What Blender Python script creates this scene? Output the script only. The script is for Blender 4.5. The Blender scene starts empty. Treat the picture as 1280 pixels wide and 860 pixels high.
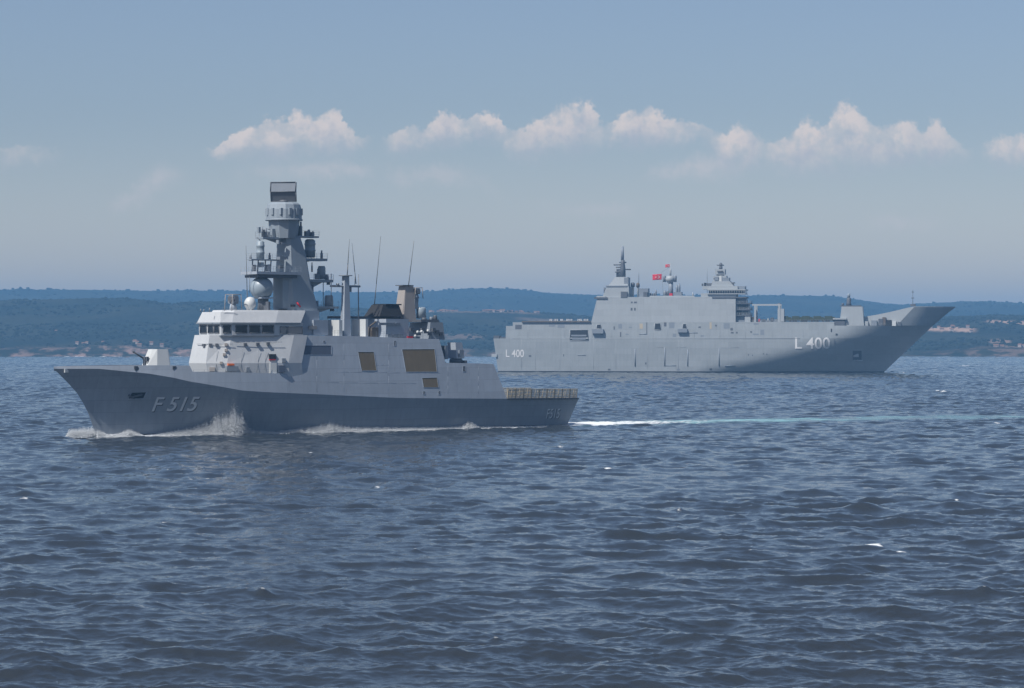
import bpy, bmesh, math, random
import numpy as np
from mathutils import Vector
random.seed(7); rng = np.random.default_rng(11)
sc = bpy.context.scene
col = sc.collection
R = math.radians

# ------------------------------------------------------------------ camera, sky, sun, exposure
CAM_H, FOC, HOR = 16.7, 3600.0, 424.7            # eye height (m), focal length and horizon row in photograph pixels
cam = bpy.data.cameras.new('camera'); co = bpy.data.objects.new('camera', cam); col.objects.link(co)
cam.sensor_width = 36.0; cam.lens = FOC / 1280 * 36.0
cam.clip_start = 1.0; cam.clip_end = 60000.0
co.location = (0, 0, CAM_H); co.rotation_euler = (R(90) - (430 - HOR) / FOC, 0, 0)
sc.camera = co

SUN_AZ, SUN_EL = 46.0, 52.0                       # azimuth measured from behind the camera towards its left
SUN = Vector((-math.sin(R(SUN_AZ)) * math.cos(R(SUN_EL)), -math.cos(R(SUN_AZ)) * math.cos(R(SUN_EL)), math.sin(R(SUN_EL))))
sl = bpy.data.lights.new('sun', 'SUN'); sl.energy = 5.0; sl.angle = R(0.5); sl.color = (1.0, 0.96, 0.90)
so = bpy.data.objects.new('sun', sl); col.objects.link(so)
so.rotation_euler = (-SUN).to_track_quat('-Z', 'Y').to_euler()

W = bpy.data.worlds.new('World'); sc.world = W; W.use_nodes = True
nt = W.node_tree; nt.nodes.clear()
def nd(t, typ, **kw):
    n = t.nodes.new(typ)
    for k, v in kw.items(): setattr(n, k, v)
    return n
def inp(t, sock, v):
    if isinstance(v, bpy.types.NodeSocket): t.links.new(v, sock)
    else: sock.default_value = v
def mth(t, op, a, b=None, c=None, clamp=False):
    n = nd(t, 'ShaderNodeMath', operation=op, use_clamp=clamp)
    for i, v in enumerate((a, b, c)):
        if v is not None: inp(t, n.inputs[i], v)
    return n.outputs[0]
def mixc(t, f, a, b, blend='MIX'):
    n = nd(t, 'ShaderNodeMix', data_type='RGBA', blend_type=blend)
    inp(t, n.inputs[0], f); inp(t, n.inputs[6], a); inp(t, n.inputs[7], b)
    return n.outputs[2]
def sstep(t, v, lo, hi):
    n = nd(t, 'ShaderNodeMapRange', interpolation_type='SMOOTHSTEP')
    inp(t, n.inputs[0], v); inp(t, n.inputs[1], lo); inp(t, n.inputs[2], hi)
    return n.outputs[0]
def rgb(*c): return (c[0], c[1], c[2], 1.0)

sky = nd(nt, 'ShaderNodeTexSky', sky_type='NISHITA')
sky.sun_disc = False; sky.sun_elevation = R(SUN_EL); sky.sun_rotation = math.atan2(SUN.x, SUN.y)
sky.altitude = 0; sky.air_density = 1.0; sky.dust_density = 1.0; sky.ozone_density = 2.0
tc = nd(nt, 'ShaderNodeTexCoord')
sp = nd(nt, 'ShaderNodeSeparateXYZ'); nt.links.new(tc.outputs['Generated'], sp.inputs[0])
dy = mth(nt, 'MAXIMUM', sp.outputs[1], 0.05)
ax = mth(nt, 'DIVIDE', sp.outputs[0], dy)          # tangent of azimuth and of elevation of the sky direction
el = mth(nt, 'DIVIDE', sp.outputs[2], dy)
skyc = mixc(nt, 1.0, sky.outputs[0], mixc(nt, sstep(nt, el, 0.12, 0.45), mixc(nt, sstep(nt, el, 0.0, 0.085), rgb(1.95, 1.72, 1.76), rgb(1.18, 1.155, 1.28)), rgb(0.98, 0.97, 1.04)), 'MULTIPLY')
def noise(t, vec, scale, detail=5, rough=0.55, dim='3D'):
    n = nd(t, 'ShaderNodeTexNoise', noise_dimensions=dim)
    inp(t, n.inputs['Vector'], vec); n.inputs['Scale'].default_value = scale
    n.inputs['Detail'].default_value = detail; n.inputs['Roughness'].default_value = rough
    return n
cv = nd(nt, 'ShaderNodeCombineXYZ'); inp(nt, cv.inputs[0], ax); inp(nt, cv.inputs[1], el)
w1 = noise(nt, cv.outputs[0], 85, 4, 0.62, '2D'); w2 = noise(nt, cv.outputs[0], 420, 4, 0.6, '2D')
sw = nd(nt, 'ShaderNodeSeparateColor'); nt.links.new(w1.outputs['Color'], sw.inputs[0])
sw2 = nd(nt, 'ShaderNodeSeparateColor'); nt.links.new(w2.outputs['Color'], sw2.inputs[0])
def warp(base, ch, k1, k2):
    a = mth(nt, 'MULTIPLY_ADD', mth(nt, 'SUBTRACT', sw.outputs[ch], 0.5), k1, base)
    return mth(nt, 'MULTIPLY_ADD', mth(nt, 'SUBTRACT', sw2.outputs[ch], 0.5), k2, a)
axw = warp(ax, 0, 18 / FOC, 12 / FOC); elw = warp(el, 1, 20 / FOC, 15 / FOC)
u = mth(nt, 'DIVIDE', mth(nt, 'ADD', axw, 740 / FOC), 1480 / FOC, clamp=True)   # 0..1 across the sky that faces the camera
yw = mth(nt, 'MULTIPLY', elw, -FOC)                                             # elevation in photograph rows below the horizon
def fcurve(pts):
    n = nd(nt, 'ShaderNodeFloatCurve'); c = n.mapping.curves[0]
    n.mapping.use_clip = False
    for i, (x, y) in enumerate(pts):
        p = ((x + 100) / 1480, y)
        if i == 0: c.points[0].location = p
        elif i == 1: c.points[1].location = p
        else: c.points.new(*p)
    for p in c.points: p.handle_type = 'VECTOR'
    n.mapping.update(); inp(nt, n.inputs['Value'], u)
    return n.outputs[0]
CL1 = [(-60,.3,185,220),(0,.3,183,220),(30,.35,182,215),(55,.15,185,212),(80,0,185,210),(255,0,185,200),(270,.8,185,203),(290,.95,167,205),(315,1,156,207),
 (330,1,148,207),(345,.95,148,207),(362,1,148,207),(370,1,137,205),(382,1,138,205),(392,.9,146,205),(401,.9,147,205),(410,1,138,205),(426,1,140,205),(433,.8,160,200),
 (450,.55,170,192),(464,0,170,190),(478,0,170,195),(490,.6,166,200),(505,.7,158,200),(530,.5,158,200),(540,.9,146,195),(555,1,136,192),(572,.9,142,190),(581,.35,152,190),
 (587,1,147,180),(605,1,141,182),(626,.95,142,186),(633,.45,162,205),(655,.7,162,207),(666,.9,150,207),(690,1,136,205),(725,1,128,200),(741,.9,129,195),(749,.5,152,195),
 (758,.1,155,190),(767,.8,152,190),(776,1,141,190),(800,1,135,193),(830,1,141,190),(850,.75,149,187),(880,.45,157,182),(894,.35,165,205),(905,1,166,226),(916,1,152,226),
 (931,1,156,226),(946,.6,165,222),(956,.3,175,220),(966,.6,172,225),(982,.8,170,225),(1000,1,153,226),(1034,1,153,226),(1045,1,134,226),(1066,1,133,226),(1085,.9,146,225),
 (1105,.85,156,220),(1130,.9,151,215),(1145,.75,156,215),(1152,.45,168,215),(1159,.9,153,215),(1181,.85,151,215),(1188,.45,168,215),(1202,.25,186,215),(1216,0,186,215),
 (1228,0,175,210),(1240,.8,172,212),(1262,.9,167,215),(1282,.9,165,215),(1340,.8,160,215)]
CL2 = [(130,0,245,270),(160,.3,236,266),(180,.36,208,263),(200,.34,200,242),(225,.1,205,235),(238,0,204,232),(282,0,200,230),(310,.12,200,230),(380,.28,198,230),(425,.4,198,228),(450,.3,200,224),(472,0,202,226),
 (500,.2,205,238),(560,.3,203,236),(600,.1,210,236),(640,.0,240,265),(700,.08,250,275),(740,.18,250,274),(785,.16,250,274),(800,0,250,274),(803,0,204,228),(825,.28,202,228),(870,.45,186,230),(905,.3,190,230),(940,0,192,232),
 (1075,0,264,290),(1095,.14,264,290),(1120,.24,264,293),(1150,.2,265,292),(1185,0,265,292)]
puff = noise(nt, cv.outputs[0], 150, 5, 0.6, '2D')
lump = noise(nt, cv.outputs[0], 105, 4, 0.6, '2D')
def cloud_layer(P, sharp):
    A = fcurve([(x, a) for x, a, _, _ in P])
    T = mth(nt, 'MULTIPLY', fcurve([(x, (HOR - t) / 400) for x, _, t, _ in P]), -400)
    B = mth(nt, 'MULTIPLY', fcurve([(x, (HOR - b) / 400) for x, _, _, b in P]), -400)
    v = mth(nt, 'ADD', mth(nt, 'DIVIDE', mth(nt, 'SUBTRACT', yw, T), mth(nt, 'SUBTRACT', B, T)), mth(nt, 'MULTIPLY', mth(nt, 'SUBTRACT', puff.outputs[0], .5), .34))
    m = mth(nt, 'MULTIPLY', sstep(nt, v, -0.04, sharp), mth(nt, 'SUBTRACT', 1.0, sstep(nt, v, 0.30, 1.12)))
    m = mth(nt, 'MULTIPLY', m, mth(nt, 'MULTIPLY_ADD', sstep(nt, lump.outputs[0], .34, .56), .5, .5))
    return mth(nt, 'MULTIPLY', m, A), v
m1, v1 = cloud_layer(CL1, 0.13); m2, v2 = cloud_layer(CL2, 0.6)
front = sstep(nt, sp.outputs[1], 0.3, 0.6)
sh = sstep(nt, mth(nt, 'ADD', mth(nt, 'MULTIPLY', v1, 0.55), mth(nt, 'MULTIPLY', mth(nt, 'SUBTRACT', puff.outputs[0], 0.5), -1.1)), 0.0, 0.6)
CB = 10.4                                            # radiance of a sunlit cloud before the world strength
cl = mixc(nt, sh, rgb(1.12 * CB, 0.96 * CB, 0.88 * CB), rgb(0.66 * CB, 0.67 * CB, 0.75 * CB))
CLOUD_MAX = 0.78
c1 = mixc(nt, mth(nt, 'MULTIPLY', mth(nt, 'MULTIPLY', m2, 1.5), front), skyc, rgb(0.92 * CB, 0.84 * CB, 0.83 * CB))
c2 = mixc(nt, mth(nt, 'MULTIPLY', mth(nt, 'MULTIPLY', m1, CLOUD_MAX), front), c1, cl)
bg = nd(nt, 'ShaderNodeBackground'); inp(nt, bg.inputs[0], c2); bg.inputs[1].default_value = 0.075
wo = nd(nt, 'ShaderNodeOutputWorld'); nt.links.new(bg.outputs[0], wo.inputs[0])

sc.view_settings.view_transform = 'Standard'; sc.view_settings.look = 'None'
sc.view_settings.gamma = 1.0; sc.view_settings.use_curve_mapping = False
sc.view_settings.exposure = -0.08
sc.render.engine = 'CYCLES'
sc.cycles.use_denoising = True
sc.cycles.max_bounces = 5; sc.cycles.volume_bounces = 1; sc.cycles.diffuse_bounces = 2; sc.cycles.glossy_bounces = 2
sc.cycles.use_fast_gi = False
sc.cycles.sample_clamp_indirect = 4.0

# ------------------------------------------------------------------ materials
def material(name, base, rough=0.5, metal=0.0, spec=0.5):
    m = bpy.data.materials.new(name); m.use_nodes = True
    b = m.node_tree.nodes['Principled BSDF']
    b.inputs['Base Color'].default_value = rgb(*base); b.inputs['Roughness'].default_value = rough
    b.inputs['Metallic'].default_value = metal; b.inputs['Specular IOR Level'].default_value = spec
    return m
def paint(name, base, rough=0.55, var=0.06, streak=0.05, boot=None, plate=None):
    """painted steel: broad fading, panel joints and vertical weather streaks; optional dark boot-topping below a height"""
    m = material(name, base, rough); t = m.node_tree; b = t.nodes['Principled BSDF']
    c = nd(t, 'ShaderNodeTexCoord')
    n1 = noise(t, c.outputs['Object'], 0.22, 5, 0.6)
    mp = nd(t, 'ShaderNodeMapping'); t.links.new(c.outputs['Object'], mp.inputs[0]); mp.inputs['Scale'].default_value = (1.3, 1.3, 0.09)
    n2 = noise(t, mp.outputs[0], 1.0, 4, 0.65)
    k = mth(t, 'MULTIPLY_ADD', mth(t, 'SUBTRACT', n1.outputs[0], 0.5), var * 4, 1.0)
    k = mth(t, 'MULTIPLY_ADD', mth(t, 'SUBTRACT', n2.outputs[0], 0.5), streak * 4, k)
    h = nd(t, 'ShaderNodeHueSaturation'); h.inputs['Color'].default_value = rgb(*base); inp(t, h.inputs['Value'], k)
    out = h.outputs[0]
    if plate:                                                       # welded plates: thin seams, each plate a shade of its own, a little run-off rust
        q = nd(t, 'ShaderNodeSeparateXYZ'); t.links.new(c.outputs['Object'], q.inputs[0])
        pv = nd(t, 'ShaderNodeCombineXYZ'); t.links.new(q.outputs[0], pv.inputs[0]); t.links.new(q.outputs[2], pv.inputs[1])
        bt = nd(t, 'ShaderNodeTexBrick'); t.links.new(pv.outputs[0], bt.inputs['Vector']); bt.inputs['Scale'].default_value = 1.0
        bt.inputs['Brick Width'].default_value = plate[0]; bt.inputs['Row Height'].default_value = plate[1]; bt.inputs['Mortar Size'].default_value = .035; bt.inputs['Mortar Smooth'].default_value = .3
        bt.inputs['Color1'].default_value = rgb(.95, .95, .95); bt.inputs['Color2'].default_value = rgb(1.05, 1.05, 1.05); bt.inputs['Mortar'].default_value = rgb(.80, .80, .81)
        out = mixc(t, 1.0, out, bt.outputs['Color'], 'MULTIPLY')
        ms = nd(t, 'ShaderNodeMapping'); t.links.new(c.outputs['Object'], ms.inputs[0]); ms.inputs['Scale'].default_value = (1.6, 1.6, .07)
        nr = noise(t, ms.outputs[0], 1.0, 3, .6); out = mixc(t, mth(t, 'MULTIPLY', sstep(t, nr.outputs[0], .66, .80), .30), out, rgb(.17, .125, .095))
    if boot:
        s = nd(t, 'ShaderNodeSeparateXYZ'); t.links.new(c.outputs['Object'], s.inputs[0])
        f = mth(t, 'LESS_THAN', s.outputs[2], boot)
        out = mixc(t, f, out, rgb(0.02, 0.022, 0.03))
    t.links.new(out, b.inputs['Base Color'])
    bp = nd(t, 'ShaderNodeBump'); bp.inputs['Strength'].default_value = 0.5; bp.inputs['Distance'].default_value = 0.035
    n3 = noise(t, c.outputs['Object'], 0.55, 2, 0.4); inp(t, bp.inputs['Height'], n3.outputs[0]); t.links.new(bp.outputs[0], b.inputs['Normal'])
    return m
G = (0.37, 0.415, 0.475)
M = dict(
 hull=paint('shade_darkened_hull_grey', (.29, .325, .37), streak=.09, boot=0.35, plate=(6.5, 2.1)), side=paint('haze_grey_side_paint', G, streak=.07, plate=(6.5, 2.3)), front=paint('sun_lightened_front_grey', (.52, .54, .56), var=.04), grey=paint('haze_grey_paint', G), far_hull=paint('pale_grey_hull_paint', (0.31, 0.34, 0.36), var=.05, streak=.07, boot=0.7, plate=(9.0, 3.1)), isl=paint('island_paint', (0.37, 0.40, 0.42), var=.04, streak=.06, plate=(7.0, 2.9)),  # same ship grey: hull darkened for shade, front lightened for sun
 far=paint('pale_grey_paint', (0.37, 0.40, 0.42), var=.03, streak=.04), deck=paint('deck_paint', (0.14, 0.15, 0.16), .8), dark=paint('dark_grey_paint', (0.10, 0.11, 0.13), .6),
 black=material('soot_black', (0.018, 0.019, 0.022), .7), white=paint('white_paint', (0.60, 0.62, 0.62), .45, .03, .03), glass=material('bridge_glass', (0.012, 0.018, 0.028), .12),
 tan=paint('khaki_canvas', (0.18, 0.14, 0.085), .85, .1, .1), net=paint('net_buff', (0.46, 0.40, 0.30), .8), slot=paint('slate_blue_shutter', (0.085, 0.105, 0.15), .6),
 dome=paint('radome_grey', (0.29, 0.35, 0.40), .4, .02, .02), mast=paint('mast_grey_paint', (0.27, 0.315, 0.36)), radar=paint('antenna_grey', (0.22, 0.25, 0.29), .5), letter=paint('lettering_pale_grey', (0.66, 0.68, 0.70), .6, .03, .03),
 letter_white=paint('lettering_white', (0.74, 0.74, 0.74), .6, .02, .03), letter_dark=paint('lettering_shadow', (0.03, 0.035, 0.045), .6), red=material('signal_red', (0.55, 0.02, 0.04), .7), orange=material('lifebuoy_orange', (0.75, 0.16, 0.03), .6),
 buff=paint('exhaust_buff', (0.36, 0.33, 0.31), .6), olive=paint('olive_canvas', (0.045, 0.06, 0.035), .85, .1), skin=material('skin', (0.45, 0.27, 0.19), .6), cloth=material('white_uniform', (0.8, 0.8, 0.8), .9),
 rubber=material('rubber', (0.015, 0.015, 0.016), .9), brown=paint('weathered_brown', (0.13, 0.105, 0.085), .8))

# ------------------------------------------------------------------ mesh builder
class MB:
    def __init__(s): s.v = []; s.f = []; s.smooth = []
    def add(s, vs, fs, smooth=False):
        o = len(s.v); s.v += [tuple(p) for p in vs]
        for f in fs: s.f.append(tuple(i + o for i in f)); s.smooth.append(smooth)
        return s
    def prism(s, lo, z0, hi=None, z1=1.0):
        """plan polygon lo at z0 joined to plan polygon hi at z1 (z may be one number or one per corner)"""
        hi = hi or lo; n = len(lo)
        zz0 = z0 if hasattr(z0, '__len__') else [z0] * n; zz1 = z1 if hasattr(z1, '__len__') else [z1] * n
        vs = [(p[0], p[1], z) for p, z in zip(lo, zz0)] + [(p[0], p[1], z) for p, z in zip(hi, zz1)]
        fs = [tuple(range(n))[::-1], tuple(range(n, 2 * n))] + [(i, (i + 1) % n, n + (i + 1) % n, n + i) for i in range(n)]
        return s.add(vs, fs)
    def box(s, x0, x1, y0, y1, z0, z1, bev=0.0):
        return s.prism([(x0, y0), (x1, y0), (x1, y1), (x0, y1)], z0, None, z1)
    def rod(s, p, q, r0, r1=None, n=8, cap=True, smooth=True):
        r1 = r0 if r1 is None else r1; p, q = Vector(p), Vector(q); d = (q - p)
        if d.length < 1e-6: return s
        d.normalize(); a = d.orthogonal().normalized(); b = d.cross(a)
        vs = [p + (a * math.cos(2 * math.pi * i / n) + b * math.sin(2 * math.pi * i / n)) * r0 for i in range(n)]
        vs += [q + (a * math.cos(2 * math.pi * i / n) + b * math.sin(2 * math.pi * i / n)) * r1 for i in range(n)]
        fs = [(i, (i + 1) % n, n + (i + 1) % n, n + i) for i in range(n)]
        s.add(vs, fs, smooth)
        if cap: s.add([], []); o = len(s.v) - 2 * n; s.f += [tuple(o + i for i in range(n))[::-1], tuple(o + n + i for i in range(n))]; s.smooth += [False, False]
        return s
    def lathe(s, c, prof, n=20, smooth=True):
        """profile [(r,z)] turned round the vertical axis through c"""
        k = len(prof); vs = []
        for r, z in prof:
            for i in range(n):
                t = 2 * math.pi * i / n; vs.append((c[0] + r * math.cos(t), c[1] + r * math.sin(t), c[2] + z))
        fs = [(j * n + i, j * n + (i + 1) % n, (j + 1) * n + (i + 1) % n, (j + 1) * n + i) for j in range(k - 1) for i in range(n)]
        s.add(vs, fs, smooth); o = len(s.v) - k * n
        s.f += [tuple(o + i for i in range(n))[::-1], tuple(o + (k - 1) * n + i for i in range(n))]; s.smooth += [False, False]
        return s
    def ball(s, c, r, rz=None, n=20, z_from=-1.0):
        rz = rz or r; prof = []
        t0 = math.asin(max(-1, z_from))
        for j in range(13):
            t = t0 + (math.pi / 2 - t0) * j / 12; prof.append((max(r * math.cos(t), 0.001), rz * math.sin(t)))
        return s.lathe(c, prof, n)
    def rails(s, pts, h=1.1, r=0.035, step=1.6):
        """a guard rail that follows pts"""
        for p, q in zip(pts, pts[1:]):
            p, q = Vector(p), Vector(q); n = max(1, int((q - p).length / step))
            for i in range(n + 1): c = p.lerp(q, i / n); s.rod(c, c + Vector((0, 0, h)), r, n=4, cap=False)
            for k in (1.0, .66, .33): s.rod(p + Vector((0, 0, h * k)), q + Vector((0, 0, h * k)), r * .7, n=4, cap=False)
        return s
    def split(s, name, mat, parent=None, gap=.12):
        """build every piece that does not touch another as an object of its own"""
        n = len(s.v); up = list(range(n))
        def fd(i):
            while up[i] != i: up[i] = up[up[i]]; i = up[i]
            return i
        for f in s.f:
            for i in f[1:]: up[fd(i)] = fd(f[0])
        isl = {}
        for k, f in enumerate(s.f): isl.setdefault(fd(f[0]), []).append(k)
        V = np.array(s.v); keys = list(isl); bb = []
        for k in keys: q = V[sorted({i for f in isl[k] for i in s.f[f]})]; bb.append((q.min(0) - gap, q.max(0) + gap))
        grp = list(range(len(keys)))
        def fg(i):
            while grp[i] != i: i = grp[i]
            return i
        for i in range(len(keys)):
            for j in range(i):
                if np.all(bb[i][0] <= bb[j][1]) and np.all(bb[j][0] <= bb[i][1]): grp[fg(i)] = fg(j)
        out = {}
        for i, k in enumerate(keys): out.setdefault(fg(i), []).extend(isl[k])
        res = []
        for fl in out.values():
            m = type(s)(); ids = sorted({i for f in fl for i in s.f[f]}); mp_ = {a: b for b, a in enumerate(ids)}
            m.v = [s.v[i] for i in ids]; m.f = [tuple(mp_[i] for i in s.f[f]) for f in fl]; m.smooth = [s.smooth[f] for f in fl]
            res.append(m.build(name, mat, parent))
        return res[0]
    def build(s, name, mat, parent=None, bevel=0.0):
        me = bpy.data.meshes.new(name); me.from_pydata(s.v, [], s.f)
        me.polygons.foreach_set('use_smooth', s.smooth)
        bm = bmesh.new(); bm.from_mesh(me); bmesh.ops.recalc_face_normals(bm, faces=bm.faces); bm.to_mesh(me); bm.free()
        me.materials.append(mat if not isinstance(mat, str) else M[mat])
        o = bpy.data.objects.new(name, me); col.objects.link(o); o.parent = parent
        if bevel:
            b = o.modifiers.new('bevel', 'BEVEL'); b.width = bevel; b.segments = 2; b.limit_method = 'ANGLE'; b.angle_limit = R(40)
        return o
def tag(o, label=None, cat=None, group=None, kind=None):
    for k, v in (('label', label), ('category', cat), ('group', group), ('kind', kind)):
        if v: o[k] = v
    return o
def empty(name, loc=(0, 0, 0), rz=0.0):
    e = bpy.data.objects.new(name, None); col.objects.link(e); e.location = loc; e.rotation_euler = (0, 0, rz); return e
def copy_tree(o, parent=None):
    c = o.copy(); col.objects.link(c); c.parent = parent
    for ch in list(o.children): copy_tree(ch, c)
    return c

class Ship:
    """measured frame of a vessel: a = metres forward of midships, v = metres towards the camera's side, z = metres above the water"""
    def __init__(s, x, y, head, lat):
        s.x, s.y = x, y; s.h = head; s.l = lat
    def A(s, px, v=0.0):
        k = (px - 640) / FOC
        return (k * (s.y + v * s.l[1]) - s.x - v * s.l[0]) / (s.h[0] - k * s.h[1])
    def Y(s, a, v): return s.y + a * s.h[1] + v * s.l[1]
    def Z(s, py, a, v=0.0): return CAM_H - (py - HOR) * s.Y(a, v) / FOC
    def P(s, px, py, v=0.0):
        a = s.A(px, v); return Vector((a, v, s.Z(py, a, v)))
    def world(s, a, v, z=0.0): return Vector((s.x + a * s.h[0] + v * s.l[0], s.y + a * s.h[1] + v * s.l[1], z))

def text_mesh(body):
    c = bpy.data.curves.new('lettering_curve', 'FONT'); c.body = body; c.size = 1.0; c.resolution_u = 6; c.offset = 0.012
    o = bpy.data.objects.new('lettering_tmp', c); col.objects.link(o)
    dg = bpy.context.evaluated_depsgraph_get(); me = o.evaluated_get(dg).to_mesh()
    bm = bmesh.new(); bm.from_mesh(me)
    bmesh.ops.triangulate(bm, faces=bm.faces)
    vs = np.array([v.co[:] for v in bm.verts]); fs = [tuple(v.index for v in f.verts) for f in bm.faces]
    bm.free(); o.evaluated_get(dg).to_mesh_clear(); bpy.data.objects.remove(o); bpy.data.curves.remove(c)
    mn = vs.min(0); mx = vs.max(0)
    return (vs - mn) / np.maximum(mx - mn, 1e-6), fs
def lettering(body, fn, mat, parent, proud=0.03):
    """text whose unit square is laid on a surface by fn(u, w) -> (a, v, z)"""
    vs, fs = text_mesh(body); m = MB()
    front = [fn(p[0], p[1], proud) for p in vs]
    m.add(front, fs)
    return m.build('lettering', mat, parent)

# ================================================================== LARGE STRUCTURE: sea, hills, haze
c40, s40 = math.cos(R(40)), math.sin(R(40))
FR = Ship(-34.64, 525.7, (-c40, -s40), (s40, -c40))
c11, s11 = math.cos(R(11)), math.sin(R(11))
AN = Ship(107.8, 1470.0, (c11, -s11), (-s11, -c11))

def smooth01(x, a, b):
    t = np.clip((x - a) / (b - a), 0, 1); return t * t * (3 - 2 * t)
def grid_mesh(name, X, Y, Z, attrs=None):
    nr, nc = X.shape; me = bpy.data.meshes.new(name)
    me.vertices.add(nr * nc); me.vertices.foreach_set('co', np.stack([X, Y, Z], -1).astype(np.float32).ravel())
    i = (np.arange(nr - 1)[:, None] * nc + np.arange(nc - 1)[None, :]).ravel()
    q = np.stack([i, i + 1, i + nc + 1, i + nc], -1).astype(np.int32)
    me.loops.add(q.size); me.loops.foreach_set('vertex_index', q.ravel())
    me.polygons.add(len(q)); me.polygons.foreach_set('loop_start', np.arange(0, q.size, 4, dtype=np.int32))
    me.polygons.foreach_set('use_smooth', np.ones(len(q), bool))
    for k, v in (attrs or {}).items():
        at = me.attributes.new(k, 'FLOAT', 'POINT'); at.data.foreach_set('value', v.astype(np.float32).ravel())
    me.update(); me.validate()
    o = bpy.data.objects.new(name, me); col.objects.link(o); return o

def vnoise(x, y, seed):
    r = np.random.default_rng(seed); out = 0
    for o in range(5):
        for _ in range(5):
            t = r.uniform(0, 2 * math.pi); f = 2 ** o * r.uniform(.7, 1.4)
            out = out + .55 ** o * np.cos(f * (math.cos(t) * x + math.sin(t) * y) + r.uniform(0, 6.3)) / 5 ** .5
    return out
SLOPE = 0.205                                     # root mean square slope of the wind sea
def sea():
    d = [36.0]
    while d[-1] < 4600:                                       # rows close enough to stand up every crest that shows
        q = d[-1]; st = .55 * q * q / (CAM_H * FOC)
        d.append(q + (max(st, .9) if q < 122 else min(max(st, .12), np.interp(q, [0, 1000, 2860, 4600], [1.1, 1.2, 3.6, 40]))))
    d = np.array(d)[::-1]
    k = np.concatenate([-np.geomspace(.60, .19, 60)[:-1], np.arange(-.19, .19, 1 / 2000), np.geomspace(.19, .60, 60)])
    Y, K = np.meshgrid(d[::-1], k, indexing='ij'); X = K * Y
    X = X.astype(np.float64)
    sp_d = np.gradient(d[::-1])[:, None]
    n = 190; lam = np.exp(rng.uniform(math.log(.5), math.log(14.0), n)); kk = 2 * math.pi / lam
    th = R(248) + rng.normal(0, R(50), n)                     # wind sea running in from the far right
    amp = np.where(lam < 7, lam ** 1.0, 7 * (lam / 7) ** .2) * rng.uniform(.5, 1.3, n); amp *= SLOPE / math.sqrt(((amp * kk) ** 2).sum() / 2)
    ph = rng.uniform(0, 2 * math.pi, n)
    Zs = np.zeros_like(X); DX = np.zeros_like(X); DY = np.zeros_like(X); J = np.zeros_like(X)
    for i in range(n):
        cx, cy = math.cos(th[i]), math.sin(th[i])
        # components too fine for the local spacing are left to the material's bump
        e = np.abs(cy) * sp_d + .12; f = smooth01(lam[i] / e, .4, 1.3)
        rows = np.where(f[:, 0] > 0.01)[0]
        if not len(rows): continue
        sl_ = slice(rows[0], rows[-1] + 1)
        a = kk[i] * (cx * X[sl_] + cy * Y[sl_]) + ph[i]; s_, c_ = np.sin(a), np.cos(a); g = amp[i] * f[sl_]
        Zs[sl_] += g * c_; q = .88
        DX[sl_] -= q * g * cx * s_; DY[sl_] -= q * g * cy * s_; J[sl_] += q * g * kk[i] * c_
    gust = np.zeros_like(X)                                   # slow patches of calmer and rougher water
    for i in range(9):
        t = rng.uniform(0, 2 * math.pi); L = rng.uniform(35, 160)
        gust += np.cos(2 * math.pi / L * (math.cos(t) * X + math.sin(t) * Y) + rng.uniform(0, 6)) / 9 ** .5
    gz = 1 + .16 * np.clip(gust, -1.5, 1.5)
    Zs *= gz; J *= gz
    # ship's own frame
    rx, ry = X - FR.x, Y - FR.y
    a = rx * FR.h[0] + ry * FR.h[1]; v = rx * FR.l[0] + ry * FR.l[1]
    # wake: straight astern of the frigate, bending slightly
    s = -55 - a; vc = 0.0013 * np.clip(s, 0, 160) ** 2 + .416 * np.clip(s - 160, 0, 400)
    hw = (9.5 + .03 * np.clip(s, 0, 500)) * (1 + .22 * vnoise(s / 9, v * 0, 31))
    lat = np.abs(v - vc) / hw
    inside = (s > -1) * smooth01(-lat, -1.2, -.45)
    foam = inside * (1.0 * np.exp(-np.clip(s, 0, 1e4) / 26) + .36 * np.exp(-np.clip(s, 0, 1e4) / 130))
    aer = inside * (.82 + .2 * vnoise(X / 9, Y / 9, 33)) * np.clip(1.15 * np.exp(-np.clip(s, 0, 1e4) / 420), 0, 1)
    # wash along the sides of the hull
    bw = frig_b(np.clip(a, -54, 46), 0.0)
    side = np.abs(v) - bw
    bandw = 1.2 + 3.2 * smooth01(a, -56, 40)
    prof = np.interp(a, [-58, -50, -20, -5, 6, 12, 17, 22, 30, 44, 47, 52], [.5, .4, .45, .75, .95, 1.1, .55, .9, 1.0, .7, .9, 0])
    foam = np.maximum(foam, prof * smooth01(-side / bandw, -1.0, -.25) * (a < 52) * (a > -58))
    # thin wash along the assault ship and a small bow wave
    rx, ry = X - AN.x, Y - AN.y; a2 = rx * AN.h[0] + ry * AN.h[1]; v2 = rx * AN.l[0] + ry * AN.l[1]
    hb = 15.2 * (1 - (1 - np.clip((103.5 - a2) / 96, 0, 1)) ** 1.22); d2 = np.abs(v2) - hb
    foam = np.maximum(foam, np.interp(a2, [-118, -110, 20, 88, 98, 105, 109], [.5, .28, .3, .4, .8, .9, 0]) * smooth01(-d2, -4.5, -.5) * (a2 < 109) * (a2 > -118))
    # scattered whitecaps on the steepest crests, and the three clear ones of the near water
    cap = np.zeros_like(J)
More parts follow.
